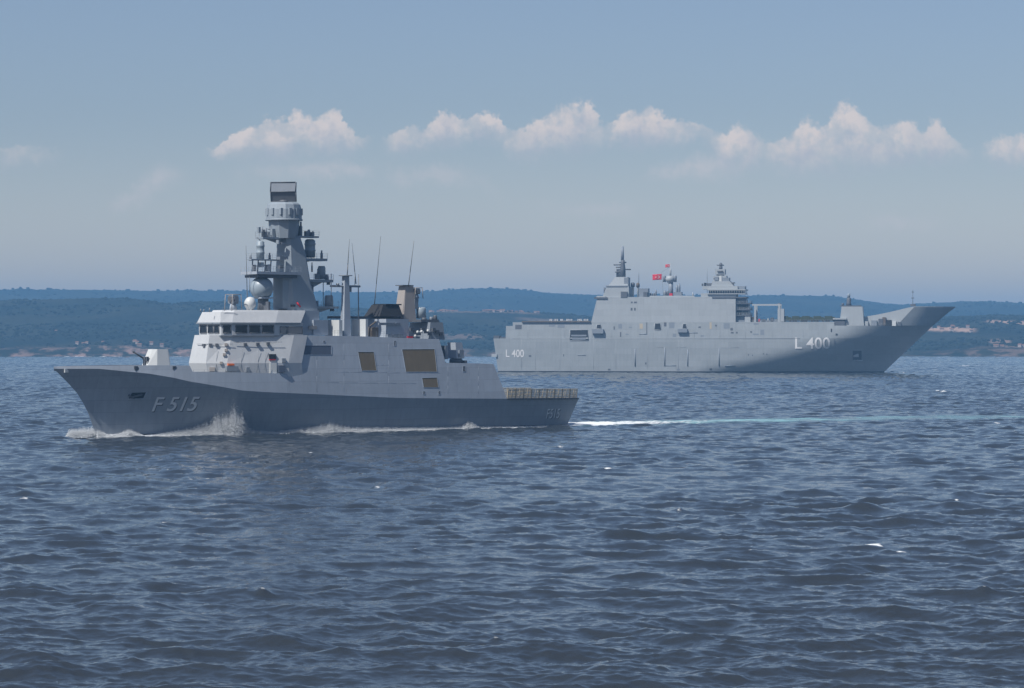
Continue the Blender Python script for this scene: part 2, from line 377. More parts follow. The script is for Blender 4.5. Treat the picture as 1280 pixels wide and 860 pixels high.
    for (px, qy, wx, wy, st) in ((1088, 684, 1.2, 1.7, .95), (1126, 691, .8, 1.2, .62), (938, 692, .45, .8, .8), (388, 567, .6, 2.5, .8), (1197, 625, .3, 1.2, .9), (1208, 458, 2.4, 40, .9), (1176, 490, 2, 14, .8), (875, 711, .5, .6, .5), (205, 656, 1.1, .9, .5), (30, 626, .9, 1.5, .7), (1108, 690, .5, 1.0, .7), (520, 690, .4, .8, .6), (760, 588, .8, 2.5, .7), (1010, 560, 1.0, 4, .7), (960, 634, .6, 1.4, .65), (330, 745, .35, .6, .6), (620, 800, .3, .5, .55), (1230, 742, .4, .7, .6), (150, 585, .8, 2.4, .65), (850, 640, .5, 1.4, .6), (700, 560, .9, 3.5, .6), (1250, 530, 1.3, 8, .7), (470, 610, .6, 1.8, .6)):
        yy = CAM_H * FOC / (qy - HOR); xx = (px - 640) / FOC * yy
        r = np.sqrt(((X - xx) / wx) ** 2 + ((Y - yy) / wy) ** 2)
        cap = np.maximum(cap, st * smooth01(-r, -1.3, -.2)); Zs += .22 * np.exp(-(r * .8) ** 2)
    # thin surf on the far beach
    surf = smooth01(-np.abs(Y - 2842), -16, -4) * np.interp((X / Y * FOC + 640), [-100, 60, 80, 150, 158, 210, 216, 236, 242, 500, 1130, 1180, 1220, 1300], [.3, .2, .9, .9, .2, .2, .9, .9, .15, .1, .15, .5, .15, .2])
    foam = np.maximum(np.maximum(foam, cap), surf)
    # calmer water inside the wake; none of the swell inside the hull
    Zs *= 1 - .75 * np.clip(aer, 0, 1); Zs += .30 * inside * np.exp(-np.clip(s, 0, 1e4) / 120)
    Zs = np.where((side < 0) & (np.abs(a) < 52), np.minimum(Zs, 0), Zs)
    o = grid_mesh('sea', X + DX, Y + DY, Zs, {'foam': foam, 'aerated': aer})
    m = material('sea_water', (.031, .039, .049), .05); t = m.node_tree; b = t.nodes['Principled BSDF']
    b.inputs['IOR'].default_value = 1.333
    c = nd(t, 'ShaderNodeTexCoord')
    mp = nd(t, 'ShaderNodeMapping'); t.links.new(c.outputs['Object'], mp.inputs[0]); mp.inputs['Rotation'].default_value = (0, 0, R(20)); mp.inputs['Scale'].default_value = (.55, 1.0, 1.0)
    n1 = noise(t, mp.outputs[0], 1.1, 5, .62); n2 = noise(t, mp.outputs[0], 5.0, 3, .6)
    hgt = mth(t, 'ADD', mth(t, 'MULTIPLY', n1.outputs[0], 0.75), mth(t, 'MULTIPLY', n2.outputs[0], 0.16))
    bp = nd(t, 'ShaderNodeBump'); bp.inputs['Strength'].default_value = 1.0; bp.inputs['Distance'].default_value = .07; inp(t, bp.inputs['Height'], hgt)
    t.links.new(bp.outputs[0], b.inputs['Normal'])
    fa = nd(t, 'ShaderNodeAttribute', attribute_name='foam'); ae = nd(t, 'ShaderNodeAttribute', attribute_name='aerated')
    n3 = noise(t, c.outputs['Object'], .9, 7, .68); n4 = noise(t, c.outputs['Object'], .12, 4, .6)
    fm = mth(t, 'ADD', fa.outputs['Fac'], mth(t, 'MULTIPLY', mth(t, 'SUBTRACT', n3.outputs[0], .5), 1.7))
    fm = mth(t, 'MULTIPLY', sstep(t, fm, .45, .85), sstep(t, fa.outputs['Fac'], .03, .2))
    am = mth(t, 'MULTIPLY', ae.outputs['Fac'], sstep(t, n4.outputs[0], .30, .62))
    cc = mixc(t, am, rgb(.031, .039, .049), rgb(.26, .50, .53))
    cc = mixc(t, fm, cc, rgb(.80, .83, .85)); t.links.new(cc, b.inputs['Base Color'])
    inp(t, b.inputs['Roughness'], mth(t, 'MULTIPLY_ADD', fm, .7, mth(t, 'MULTIPLY_ADD', am, .3, .05)))
    inp(t, b.inputs['Specular IOR Level'], mth(t, 'MULTIPLY_ADD', mth(t, 'MAXIMUM', fm, mth(t, 'MULTIPLY', am, .6)), -.45, .5))
    o.data.materials.append(m); o['kind'] = 'structure'
    return o

# ---- frigate hull form, needed by the wash as well
_st = [FR.P(121, 543, 0), FR.P(108, 510, 0), FR.P(95, 489, 0), FR.P(80, 473, 0), FR.P(67, 460.5, 0)]
STEM_Z = [-3.0, 0.0] + [p.z for p in _st[1:]]; STEM_A = [_st[0].x - 1.0, _st[0].x] + [p.x for p in _st[1:]]
ZTIP = STEM_Z[-1]
def stem_a(w): return np.interp(np.asarray(w) * ZTIP, STEM_Z, STEM_A)
def frig_b(a, w):
    """half breadth of the lower hull at station a and height fraction w between the water (0) and the knuckle (1)"""
    a = np.asarray(a, float); w = np.clip(w, 0, 1.0); e = w ** 1.08
    B = 5.8 + 1.6 * e; a0 = -6 + 16 * e; p = 1.55 + .95 * e
    t = np.clip((a - a0) / (stem_a(w) - a0), 0, 1)
    s = np.clip((-18 - a) / 38.5, 0, 1)
    return B * (1 - t ** p) * (1 - .10 * s ** 2)
_kz = []
for x, y in ((67, 461), (124, 461), (155, 464), (186, 467), (216, 472), (238, 477), (269, 482), (302, 488), (330, 490), (400, 493), (500, 497.5), (640, 498.5), (722, 498)):
    v = 4.0
    for _ in range(30): v = .5 * v + .5 * float(frig_b(FR.A(x, v), 1.0))
    p = FR.P(x, y, v); _kz.append((p.x, p.z))
_kz.sort(); KA = np.array([k[0] for k in _kz]); KZ = np.array([k[1] for k in _kz])
def knuckle(a): return np.interp(a, KA, KZ)

sea()

# ---- hills beyond the strait
RIDGE1 = [(-900, 380), (0, 377), (60, 375.5), (110, 373.5), (150, 373), (180, 375), (212, 380.5), (240, 377.5), (300, 378), (400, 383), (520, 393), (560, 391), (640, 391), (700, 394), (740, 397), (820, 399), (950, 402), (1100, 402), (1190, 397), (1230, 395.5), (1280, 396), (2100, 390)]
RIDGE2 = [(-900, 372), (0, 368.5), (50, 367.5), (100, 366.5), (160, 365.5), (230, 364.5), (320, 364.5), (420, 365.5), (525, 365), (560, 363.5), (600, 362.5), (640, 364), (665, 367), (690, 370), (740, 371.5), (850, 372), (940, 372), (1040, 371), (1070, 375), (1100, 379), (1125, 381), (1150, 379), (1180, 377.5), (1210, 376), (1240, 376.5), (1280, 379), (2100, 372)]
D0, D1, D2 = 2860.0, 3750.0, 6400.0
def hill_z(X, Y):
    px = X / Y * FOC + 640
    z1 = CAM_H + (HOR - np.interp(px, *zip(*RIDGE1))) * D1 / FOC
    z2 = CAM_H + (HOR - np.interp(px, *zip(*RIDGE2))) * D2 / FOC
    n = vnoise(X / 190, Y / 190, 3)
    cliff = 7 + 3 * vnoise(X / 60, Y / 400, 5) + np.interp(px, [0, 250, 500, 1100, 1300], [3, 2, -2, -3, -1])
    z = np.where(Y < D1, cliff * smooth01(Y, D0, D0 + 30) + (z1 - cliff) * smooth01(Y, D0 + 10, D1) , 0)
    mid = z1 * .72
    z = np.where((Y >= D1) & (Y < 4700), z1 + (mid - z1) * smooth01(Y, D1, 4700), z)
    z = np.where((Y >= 4700) & (Y < D2), mid + (z2 - mid) * smooth01(Y, 4700, D2), z)
    z = np.where(Y >= D2, z2 * (1 - .5 * smooth01(Y, D2, 8200)), z)
    k = smooth01(Y, D0 + 40, D0 + 400)
    damp = 1 - .8 * np.exp(-((Y - D1) / 160) ** 2) - .85 * np.exp(-((Y - D2) / 260) ** 2)
    z = z + k * damp * n * np.interp(Y, [D0, D1, D2], [2.5, 4.0, 9.0])
    z = np.where(Y < D0, -2.0, z)
    return z
def hills():
    px = np.concatenate([np.linspace(-800, -60, 120), np.arange(-56, 1340, 3.0), np.linspace(1344, 2080, 120)])
    d = np.concatenate([[2780, 2840], np.linspace(D0, D0 + 60, 14), np.linspace(D0 + 70, D1 + 300, 120), np.linspace(D1 + 330, D2, 90), np.linspace(D2 + 40, 8300, 30)])
    Y, PX = np.meshgrid(d, px, indexing='ij'); X = (PX - 640) / FOC * Y
    Z = hill_z(X, Y); Z[0] = -6; Z[1] = -3
    k2 = smooth01(Y, D0, D0 + 80)
    Z = Z + k2 * (rng.normal(0, .5, Z.shape) + .5)
    def patch(cx, w, dc, dw, st): return st * smooth01(-np.abs(PX - cx) / w, -1.2, -.7) * smooth01(-np.abs(Y - dc) / dw, -1.3, -.6)
    bare = np.zeros_like(Z)
    for p in ((1187, 32, 3330, 42, 1), (1262, 30, 3510, 40, .9), (1250, 14, 3120, 50, .55), (1265, 10, 2960, 40, .4), (635, 40, 3735, 40, .75), (550, 22, 3735, 40, .7), (612, 60, 3650, 30, .3), (690, 45, 3500, 40, .25), (580, 26, 3180, 40, .3)): bare = np.maximum(bare, patch(*p))
    coast = smooth01(-Y, -(D0 + 130), -(D0 + 20)) * np.interp(PX, [-800, 0, 60, 110, 160, 210, 250, 520, 1100, 1300, 2000], [.8, .9, .8, .95, .85, .9, .5, .35, .35, .5, .6]) * (0.8 + .35 * vnoise(X / 40, Y / 40, 9))
    o = grid_mesh('hills', X, Y, Z, {'bare': np.clip(bare, 0, 1), 'coast': np.clip(coast, 0, 1)})
    m = material('hill_ground', (.06, .08, .04), .95, spec=.1); t = m.node_tree; b = t.nodes['Principled BSDF']
    c = nd(t, 'ShaderNodeTexCoord'); n1 = noise(t, c.outputs['Object'], .006, 6, .6); n2 = noise(t, c.outputs['Object'], .05, 6, .65)
    a1 = mixc(t, sstep(t, n1.outputs[0], .42, .6), rgb(.012, .022, .020), rgb(.028, .036, .028))
    a1 = mixc(t, sstep(t, n2.outputs[0], .52, .68), a1, rgb(.010, .018, .018))
    a1 = mixc(t, sstep(t, n2.outputs[0], .60, .74), a1, rgb(.062, .058, .046))
    at = nd(t, 'ShaderNodeAttribute', attribute_name='bare'); ct = nd(t, 'ShaderNodeAttribute', attribute_name='coast')
    a1 = mixc(t, mth(t, 'MULTIPLY', ct.outputs['Fac'], sstep(t, n2.outputs[0], .44, .62)), a1, rgb(.26, .18, .155))
    a1 = mixc(t, mth(t, 'MULTIPLY', at.outputs['Fac'], sstep(t, n2.outputs[0], .25, .5)), a1, rgb(.42, .29, .22))
    t.links.new(a1, b.inputs['Base Color']); o.data.materials.append(m); o['kind'] = 'structure'
    return o
hills()
def woodland():
    N = 13000
    d = np.where(rng.random(N) < .75, rng.uniform(D0 + 60, D1 + 120, N), rng.uniform(4900, D2 + 30, N))
    px = rng.uniform(-260, 1540, N); X = (px - 640) / FOC * d
    keep = vnoise(X / 60, d / 60, 21) > -.35
    X, d = X[keep], d[keep]; Z = hill_z(X, d); n = len(X)
    g = (1 + 5 ** .5) / 2
    iv = np.array([(-1, g, 0), (1, g, 0), (-1, -g, 0), (1, -g, 0), (0, -1, g), (0, 1, g), (0, -1, -g), (0, 1, -g), (g, 0, -1), (g, 0, 1), (-g, 0, -1), (-g, 0, 1)]) / math.sqrt(1 + g * g)
    fi = np.array([(0, 11, 5), (0, 5, 1), (0, 1, 7), (0, 7, 10), (0, 10, 11), (1, 5, 9), (5, 11, 4), (11, 10, 2), (10, 7, 6), (7, 1, 8), (3, 9, 4), (3, 4, 2), (3, 2, 6), (3, 6, 8), (3, 8, 9), (4, 9, 5), (2, 4, 11), (6, 2, 10), (8, 6, 7), (9, 8, 1)])
    r = rng.uniform(1.0, 2.6, n) * np.where(d > 4800, 1.5, 1.0)
    V = iv[None] * r[:, None, None] * rng.uniform(.7, 1.25, (n, 12, 1)) * np.array([1.25, 1.25, .85]) + np.stack([X, d, Z + r * .45], -1)[:, None]
    F = fi[None] + (np.arange(n) * 12)[:, None, None]
    me = bpy.data.meshes.new('woodland'); me.from_pydata(V.reshape(-1, 3).tolist(), [], F.reshape(-1, 3).tolist())
    o = bpy.data.objects.new('woodland', me); col.objects.link(o)
    m = material('woodland_leaves', (.04, .065, .03), .95, spec=.1); t = m.node_tree; c = nd(t, 'ShaderNodeTexCoord')
    n1 = noise(t, c.outputs['Object'], .02, 5, .7); t.links.new(mixc(t, sstep(t, n1.outputs[0], .35, .65), rgb(.008, .016, .015), rgb(.020, .030, .023)), t.nodes['Principled BSDF'].inputs['Base Color'])
    me.materials.append(m)
    tag(o, 'dark scrub and woodland covering the hills beyond the strait', 'woodland', kind='stuff')
woodland()

def haze():
    m = bpy.data.materials.new('sea_haze'); m.use_nodes = True; t = m.node_tree; t.nodes.clear()
    v = nd(t, 'ShaderNodeVolumePrincipled'); v.inputs['Color'].default_value = rgb(.27, .59, 1.0); v.inputs['Density'].default_value = HAZE
    out = nd(t, 'ShaderNodeOutputMaterial'); t.links.new(v.outputs[0], out.inputs['Volume'])
    o = MB().box(-7600, 7600, -300, 8600, -8, 140).build('haze', m); o['kind'] = 'stuff'
    tag(o, 'thin blue sea haze between the ships and the hills', 'haze')
HAZE = 1.5e-4
haze()

# ================================================================== FRIGATE
frigate = empty('frigate', (FR.x, FR.y, 0), math.atan2(FR.h[1], FR.h[0]))
tag(frigate, 'grey frigate with tall radar mast and F 515 on its bow, steaming left', 'warship')
# local axes of the empty: +x forward (a). Its +y is to port, which is the side that faces the camera.
TUMBLE = math.tan(R(8.5))
def side_v(a, z): return float(frig_b(a, 1.0)) - max(0.0, z - float(knuckle(a))) * TUMBLE
def side_pt(px, py, out=0.0):
    v = 6.5
    for _ in range(40):
        p = FR.P(px, py, v); v = .5 * v + .5 * (side_v(p.x, p.z) + out)
    p = FR.P(px, py, v); return p
def hull_v(a, z):
    w = z / float(knuckle(a)); return float(frig_b(a, w))
def low_pt(px, py, out=0.0):
    v = 4.0
    for _ in range(60):
        p = FR.P(px, py, v); v = .6 * v + .4 * (hull_v(p.x, p.z) + out)
    return FR.P(px, py, v)

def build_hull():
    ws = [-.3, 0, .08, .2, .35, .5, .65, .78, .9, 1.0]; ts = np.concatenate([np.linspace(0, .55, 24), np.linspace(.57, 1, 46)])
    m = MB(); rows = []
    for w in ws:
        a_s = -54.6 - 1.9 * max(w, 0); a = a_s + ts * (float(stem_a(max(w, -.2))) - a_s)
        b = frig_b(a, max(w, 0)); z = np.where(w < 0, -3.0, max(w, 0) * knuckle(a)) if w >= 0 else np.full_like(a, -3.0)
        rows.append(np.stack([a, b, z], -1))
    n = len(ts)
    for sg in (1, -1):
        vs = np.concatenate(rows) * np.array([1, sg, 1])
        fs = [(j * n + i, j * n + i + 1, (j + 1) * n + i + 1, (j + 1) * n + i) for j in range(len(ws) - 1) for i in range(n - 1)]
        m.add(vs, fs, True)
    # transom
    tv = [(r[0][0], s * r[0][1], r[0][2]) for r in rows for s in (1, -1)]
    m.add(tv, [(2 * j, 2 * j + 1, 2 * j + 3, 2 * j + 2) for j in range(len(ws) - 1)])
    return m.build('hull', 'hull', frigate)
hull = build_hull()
# upper strake of the forecastle, from the knuckle up to the bulwark
_top = []
for x, y in ((67, 458.2), (100, 457.4), (137, 457), (172, 456.6), (205, 456.6), (237, 457), (241, 464.6), (300, 465.5), (361, 467)):
    p = side_pt(x, y); _top.append((p.x, p.z))
_top.sort(); TA = [t[0] for t in _top]; TZ = [t[1] for t in _top]
a_brk = TA[0]
def build_strake():
    aa = np.unique(np.concatenate([np.linspace(a_brk, STEM_A[-1] - .05, 90), TA[:-1]])); m = MB(); d = MB()
    tz = np.maximum(np.interp(aa, TA, TZ), knuckle(aa) + .15); kz = knuckle(aa); bk = frig_b(aa, 1.0); n = len(aa)
    vt = np.maximum(bk - (tz - kz) * TUMBLE, .02)
    for sg in (1, -1):
        m.add([(a, sg * b, z) for a, b, z in zip(aa, bk, kz)] + [(a, sg * v, z) for a, v, z in zip(aa, vt, tz)] + [(a, sg * max(v - .25, .01), z) for a, v, z in zip(aa, vt, tz)] + [(a, sg * max(v - .28, .01), z - .8) for a, v, z in zip(aa, vt, tz)],
              [(k * n + i, k * n + i + 1, (k + 1) * n + i + 1, (k + 1) * n + i) for k in range(3) for i in range(n - 1)])
    d.add([(a, s * max(v - .2, .01), z - .78) for a, v, z in zip(aa, vt, tz) for s in (1, -1)], [(2 * i, 2 * i + 1, 2 * i + 3, 2 * i + 2) for i in range(n - 1)])
    m.build('bulwark', 'side', frigate); d.build('foredeck', 'deck', frigate)
build_strake()
# flush slab-sided superstructure from the break to the hangar's after end
_pf = [side_pt(*q) for q in ((360, 467), (367, 419), (440, 420), (549, 424), (557, 453.5), (585, 454), (617, 455), (633, 496.5))]
SA = [p.x for p in _pf][::-1]; SZ = [p.z for p in _pf][::-1]
for i in range(1, len(SA)):
    if SA[i] <= SA[i - 1]: SA[i] = SA[i - 1] + .02
def build_super():
    aa = np.unique(np.concatenate([np.linspace(SA[0], SA[-1], 70), SA])); m = MB(); top = np.interp(aa, SA, SZ); kz = knuckle(aa); n = len(aa)
    rows = 6; V = []
    for s in (1, -1):
        for k in range(rows):
            for a, z1, z0 in zip(aa, top, kz):
                z = z0 + (max(z1, z0 + .02) - z0) * k / (rows - 1); V.append((a, s * side_v(a, z), z))
    F = []
    for s in range(2):
        o = s * rows * n; F += [(o + k * n + i, o + k * n + i + 1, o + (k + 1) * n + i + 1, o + (k + 1) * n + i) for k in range(rows - 1) for i in range(n - 1)]
    t0 = (rows - 1) * n; t1 = rows * n + (rows - 1) * n
    F += [(t0 + i, t0 + i + 1, t1 + i + 1, t1 + i) for i in range(n - 1)]
    F += [(k * n + n - 1, (k + 1) * n + n - 1, rows * n + (k + 1) * n + n - 1, rows * n + k * n + n - 1) for k in range(rows - 1)]
    m.add(V, F); return m.build('superstructure', 'side', frigate)
superstructure = build_super()
# flight deck and its raised safety nets
ad = np.linspace(-56.4, SA[0] + 3, 20)
MB().add([(a, s * float(frig_b(a, 1)), float(knuckle(a)) + .02) for a in ad for s in (1, -1)], [(2 * i, 2 * i + 1, 2 * i + 3, 2 * i + 2) for i in range(19)]).build('flight_deck', 'deck', frigate)
def net_run(a0, a1, s, n):
    m = MB()
    for i in range(n):
        q = [a0 + (a1 - a0) * (i + t) / n for t in (.03, .97)]
        p0, p1 = (Vector((x, s * (float(frig_b(x, 1)) + .02), float(knuckle(x)) + .1)) for x in q)
        o = Vector((0, s * .25, 1.75))
        for t in np.linspace(0, 1, 13): b = p0.lerp(p1, t); m.rod(b, b + o, .07 if t in (0, 1) else .032, n=4, cap=False)
        for t in (0, .2, .4, .6, .8, 1): m.rod(p0 + o * t, p1 + o * t, .07 if t in (0, 1) else .035, n=4, cap=False)
        c = (p0 + p1) / 2; m.rod(c - Vector((0, s * .1, .45)), c + o, .06, n=4)
    return m.build('safety_net', 'net', frigate)
aL = FR.A(633, 7.0); aR = FR.A(721, 6.7)
net_run(aL, aR, 1, 9); net_run(aL, aR, -1, 9)
m = MB()
for k in range(8): y = -5.6 + 1.6 * k; m.rod((-56.2, y, KZ[0] + .05), (-56.6, y, KZ[0] + 1.7), .06, n=4)
for z in (.1, .6, 1.1, 1.65): m.rod((-56.4, -5.7, KZ[0] + z), (-56.4, 5.7, KZ[0] + z), .05, n=4)
m.build('safety_net', 'net', frigate)
# dark lip under the nets
m = MB()
for s in (1, -1):
    for i in range(12):
        x0, x1 = aL + (aR - .4 - aL) * i / 12, aL + (aR - .4 - aL) * (i + 1) / 12
        m.add([(x, s * (float(frig_b(x, 1)) + d), float(knuckle(x)) + z) for x in (x0, x1) for d, z in ((.01, -.18), (.3, -.12), (.3, .08), (.01, .1))], [(0, 1, 5, 4), (1, 2, 6, 5), (2, 3, 7, 6)])
m.split('deck_edge', 'dark', frigate)

# openings in the side: a raised frame and a set-in panel
def side_panel(name, quad, mat, frame='grey', depth=.06, fw=.07, slats=0):
    P = [side_pt(*q) for q in quad]; n = (P[1] - P[0]).cross(P[3] - P[0]).normalized()
    if n.y < 0: n = -n
    o = MB().add([p + n * .02 for p in P], [(0, 1, 2, 3)]).build(name, mat, frigate)
    f = MB(); c = sum(P, Vector()) / 4
    for i in range(4):
        p, q = P[i], P[(i + 1) % 4]; pi, qi = p + (p - c).normalized() * fw, q + (q - c).normalized() * fw
        vs = [p + n * .01, q + n * .01, qi + n * .01, pi + n * .01, p + n * depth, q + n * depth, qi + n * depth, pi + n * depth]
        f.add(vs, [(4, 5, 6, 7), (0, 1, 5, 4), (2, 3, 7, 6), (1, 2, 6, 5), (3, 0, 4, 7)])
    f.build('frame', frame, o)
    return o
side_panel('boat_bay_shutter', ((362.5, 432), (414, 432), (414, 443), (362.5, 443)), 'slot')
side_panel('side_opening', ((447.5, 440), (467, 440), (470.5, 463), (452, 463)), 'tan', slats=4)
side_panel('side_opening', ((502.5, 436.8), (543, 436.4), (546, 464.5), (507.5, 464.6)), 'tan', slats=6)
side_panel('side_opening', ((527.5, 472.5), (546, 472.1), (548, 484), (529.5, 484)), 'tan', slats=3)
for q in ((530, 491, 2.2, 3.6), (549, 491, 2.2, 3.8), (580, 461, 3, 6), (493.5, 429, 2, 6), (405, 427, 2, 2)):
    side_panel('vent', ((q[0] - q[2] / 2, q[1] - q[3] / 2), (q[0] + q[2] / 2, q[1] - q[3] / 2), (q[0] + q[2] / 2, q[1] + q[3] / 2), (q[0] - q[2] / 2, q[1] + q[3] / 2)), 'dark', depth=.05, fw=.05)
# raised weld seams and rubbing strakes on the long sides
m = MB()
for x in (396, 430, 486, 560, 598):
    pts = [side_pt(x, y) for y in ((430, 450, 470, 490) if x < 550 else (458, 470, 482, 492))]
    for p, q in zip(pts, pts[1:]): m.rod(p, q, .02, n=4)
for y0, x0, x1 in ((465, 420, 500), (466, 508, 550), (478, 400, 520), (456, 455, 486)):
    pts = [side_pt(x, y0 + (x - x0) * .012) for x in np.linspace(x0, x1, 6)]
    for p, q in zip(pts, pts[1:]): m.rod(p, q, .02, n=4)
m.split('seam', 'grey', frigate)
# small fittings of the forecastle strake
m = MB()
for x, y in ((170, 459.5), (171, 461), (218, 459.5)): p = side_pt(x, y, .05); m.box(p.x - .35, p.x + .35, p.y - .2, p.y + .05, p.z - .25, p.z + .25)
m.split('fairlead', 'dark', frigate)
p = low_pt(83, 463.5, .05); MB().box(p.x - .35, p.x + .35, p.y - .25, p.y + .12, p.z - .3, p.z + .35).build('bow_roller', 'white', frigate)

# anchor pocket
def low_panel(name, quad, mat, out=.04):
    return MB().add([low_pt(x, y, out) for x, y in quad], [(0, 1, 2, 3)]).build(name, mat, frigate)
ap = low_panel('anchor_pocket', ((165, 491), (182.5, 490.5), (179, 497.5), (161, 498)), 'black')
m = MB(); a0, a1 = low_pt(163, 497, .2), low_pt(178, 493, .25); m.rod(a0, a1, .16, n=6); b0, b1 = low_pt(161, 494, .2), low_pt(168, 498.5, .2); m.rod(b0, b1, .2, .1, n=6)
m.build('anchor', 'dark', ap)
m = MB(); e = [low_pt(*q, .1) for q in ((160, 499), (179.5, 498.5), (183.5, 490))]
for p, q in zip(e, e[1:]): m.rod(p, q, .09, n=6)
m.build('pocket_rim', 'grey', ap)
# pennant numbers
def hull_text(body, x0, x1, y0, y1, slant, mat, out):
    A0, A1 = low_pt(x0, (y0 + y1) / 2).x, low_pt(x1, (y0 + y1) / 2).x
    Z0, Z1 = low_pt((x0 + x1) / 2, y1).z, low_pt((x0 + x1) / 2, y0).z
    def fn(u, w, proud):
        z = Z0 + (Z1 - Z0) * w; a = A0 + (A1 - A0) * u - slant * (w - .5) * (Z1 - Z0); return (a, hull_v(a, z) + proud, z)
    return lettering(body, fn, mat, frigate, out)
hull_text('F 515', 193.4, 247.4, 497.2, 515.2, .18, 'letter_dark', .02)
hull_text('F 515', 192.6, 246.6, 496.2, 514.2, .18, 'letter', .05)
hull_text('F515', 684.3, 700.3, 511.5, 523.5, 0, 'letter_dark', .02)
hull_text('F515', 683.5, 699.5, 511, 523, 0, 'letter', .05)

# --- gun on the forecastle
gz = FR.P(195, 457.2, 0).z - .75; ga = FR.A(195, 0)
gun = MB().lathe((ga, 0, gz), [(1.75, 0), (1.75, .7), (1.6, .78)], 24).build('gun_mount', 'grey', frigate)
h = FR.P(195, 436.5, 0).z - gz
lo = [(2.3, -.95), (2.3, .95), (.9, 1.75), (-1.7, 1.75), (-2.2, 1.2), (-2.2, -1.2), (-1.7, -1.75), (.9, -1.75)]; hi = [(1.2, -.6), (1.2, .6), (.5, 1.2), (-1.6, 1.2), (-1.95, .9), (-1.95, -.9), (-1.6, -1.2), (.5, -1.2)]
MB().prism([(ga + x, y) for x, y in lo], gz + .8, [(ga + x, y) for x, y in hi], gz + h).build('turret', 'white', gun)
m = MB(); g0 = Vector((ga + 1.5, 0, gz + 1.45)); g1 = Vector(FR.P(166, 439.3, 0)); g1 = g0 + (g1 - g0)
m.rod(g0, g0.lerp(g1, .35), .28, .2, n=10); m.rod(g0.lerp(g1, .35), g1, .16, .12, n=10); m.rod(g0.lerp(g1, .93), g1, .19, .19, n=10)
m.box(ga + 1.2, ga + 2.5, -.32, .32, gz + .85, gz + 2.3); m.build('barrel', 'dark', gun)
MB().box(ga + 2.0, ga + 2.45, .5, .85, gz + 1.5, gz + 2.35).build('sight', 'dark', gun)

# --- bridge block: faceted front house, window band, roof house
def house(name, corners, y0, y1, back_px, mat='grey', shrink=.0, parent=frigate, lean=0.0, z0=None, z1=None):
    """corners: [(px, v)] of the port side from the centre front aft; mirrored to starboard; lean = run-back of the top edge"""
    C = [(FR.A(x, v), v) for x, v in corners]
    a_ref = C[0][0]; z0 = FR.Z(y0, a_ref - 3, 2) if z0 is None else z0; z1 = FR.Z(y1, a_ref - 3, 2) if z1 is None else z1
    ab = FR.A(back_px, C[-1][1]); port = C + [(ab, C[-1][1])]
    lo = port + [(a, -v) for a, v in port[::-1]]
    k = 1 - shrink
    hi = [((a - lean) if i not in (len(port) - 1, len(port)) else a, v * k) for i, (a, v) in enumerate(lo)]
    return MB().prism(lo, z0, hi, z1), port, z0, z1
A1 = FR.A(236.5, -2.6)
c1 = [(259.5, 2.6)]
# front wall column positions from the photograph: starboard edge 236, port corners at 262, 284, 360
def corner(a, v): return (a, v)
F0 = FR.A(236, -2.7); L1 = [(F0, 2.7), (FR.A(284, 4.6), 4.6), (FR.A(360.5, 7.0), 7.0)]
zb = FR.Z(465.5, F0 - 5, 5) - .8; zm = FR.Z(454, F0, 0); zt1 = FR.Z(418.8, F0 - 5, 4)
def sym(P): return P + [(a, -v) for a, v in P[::-1]]
L1b = L1 + [(L1[-1][0] - 3, 6.9)]
lower = [(a - (.55 if i == 0 else .25), v - .02) for i, (a, v) in enumerate(L1b)]
upper = [(a - (1.0, 1.3, 1.8, 1.8)[i], v - (.35, .65, .8, .75)[i]) for i, (a, v) in enumerate(L1b)]
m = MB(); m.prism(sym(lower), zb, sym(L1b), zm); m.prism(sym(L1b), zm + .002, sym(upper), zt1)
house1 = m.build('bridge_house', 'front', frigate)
F1 = FR.A(249, -3.5); W1 = [(F1, 3.5), (FR.A(291, 4.3), 4.3), (FR.A(343.5, 5.7), 5.7), (FR.A(379, 5.75), 5.75)]
zw0, zw1 = zt1 + .002, FR.Z(403.5, F1 - 4, 3)
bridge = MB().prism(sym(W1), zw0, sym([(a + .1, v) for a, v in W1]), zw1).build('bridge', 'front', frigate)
RF = [(W1[0][0] + .35, 3.7), (W1[1][0] + .25, 4.5), (W1[2][0], 5.85), (FR.A(376, 5.85), 5.85)]
zr1 = FR.Z(390, F1 - 4, 3); zr2 = FR.Z(387.5, F1 - 6, 4)
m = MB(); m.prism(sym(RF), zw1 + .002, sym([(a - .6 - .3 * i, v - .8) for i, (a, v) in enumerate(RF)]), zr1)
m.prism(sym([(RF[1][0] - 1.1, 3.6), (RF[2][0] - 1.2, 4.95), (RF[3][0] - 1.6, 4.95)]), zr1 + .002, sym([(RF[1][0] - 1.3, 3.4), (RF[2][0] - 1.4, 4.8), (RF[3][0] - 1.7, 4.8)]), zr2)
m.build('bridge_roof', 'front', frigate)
m = MB(); lip = [(a + (.2 if i < 3 else 0), v + .10) for i, (a, v) in enumerate(W1)]
m.prism(sym(lip), zw0 - .22, sym(lip), zw0 - .03); m.prism(sym([(a + .12, v + .1) for a, v in RF]), zw1 - .2, None, zw1 + .06)
m.build('bridge_ledge', 'radar', frigate)
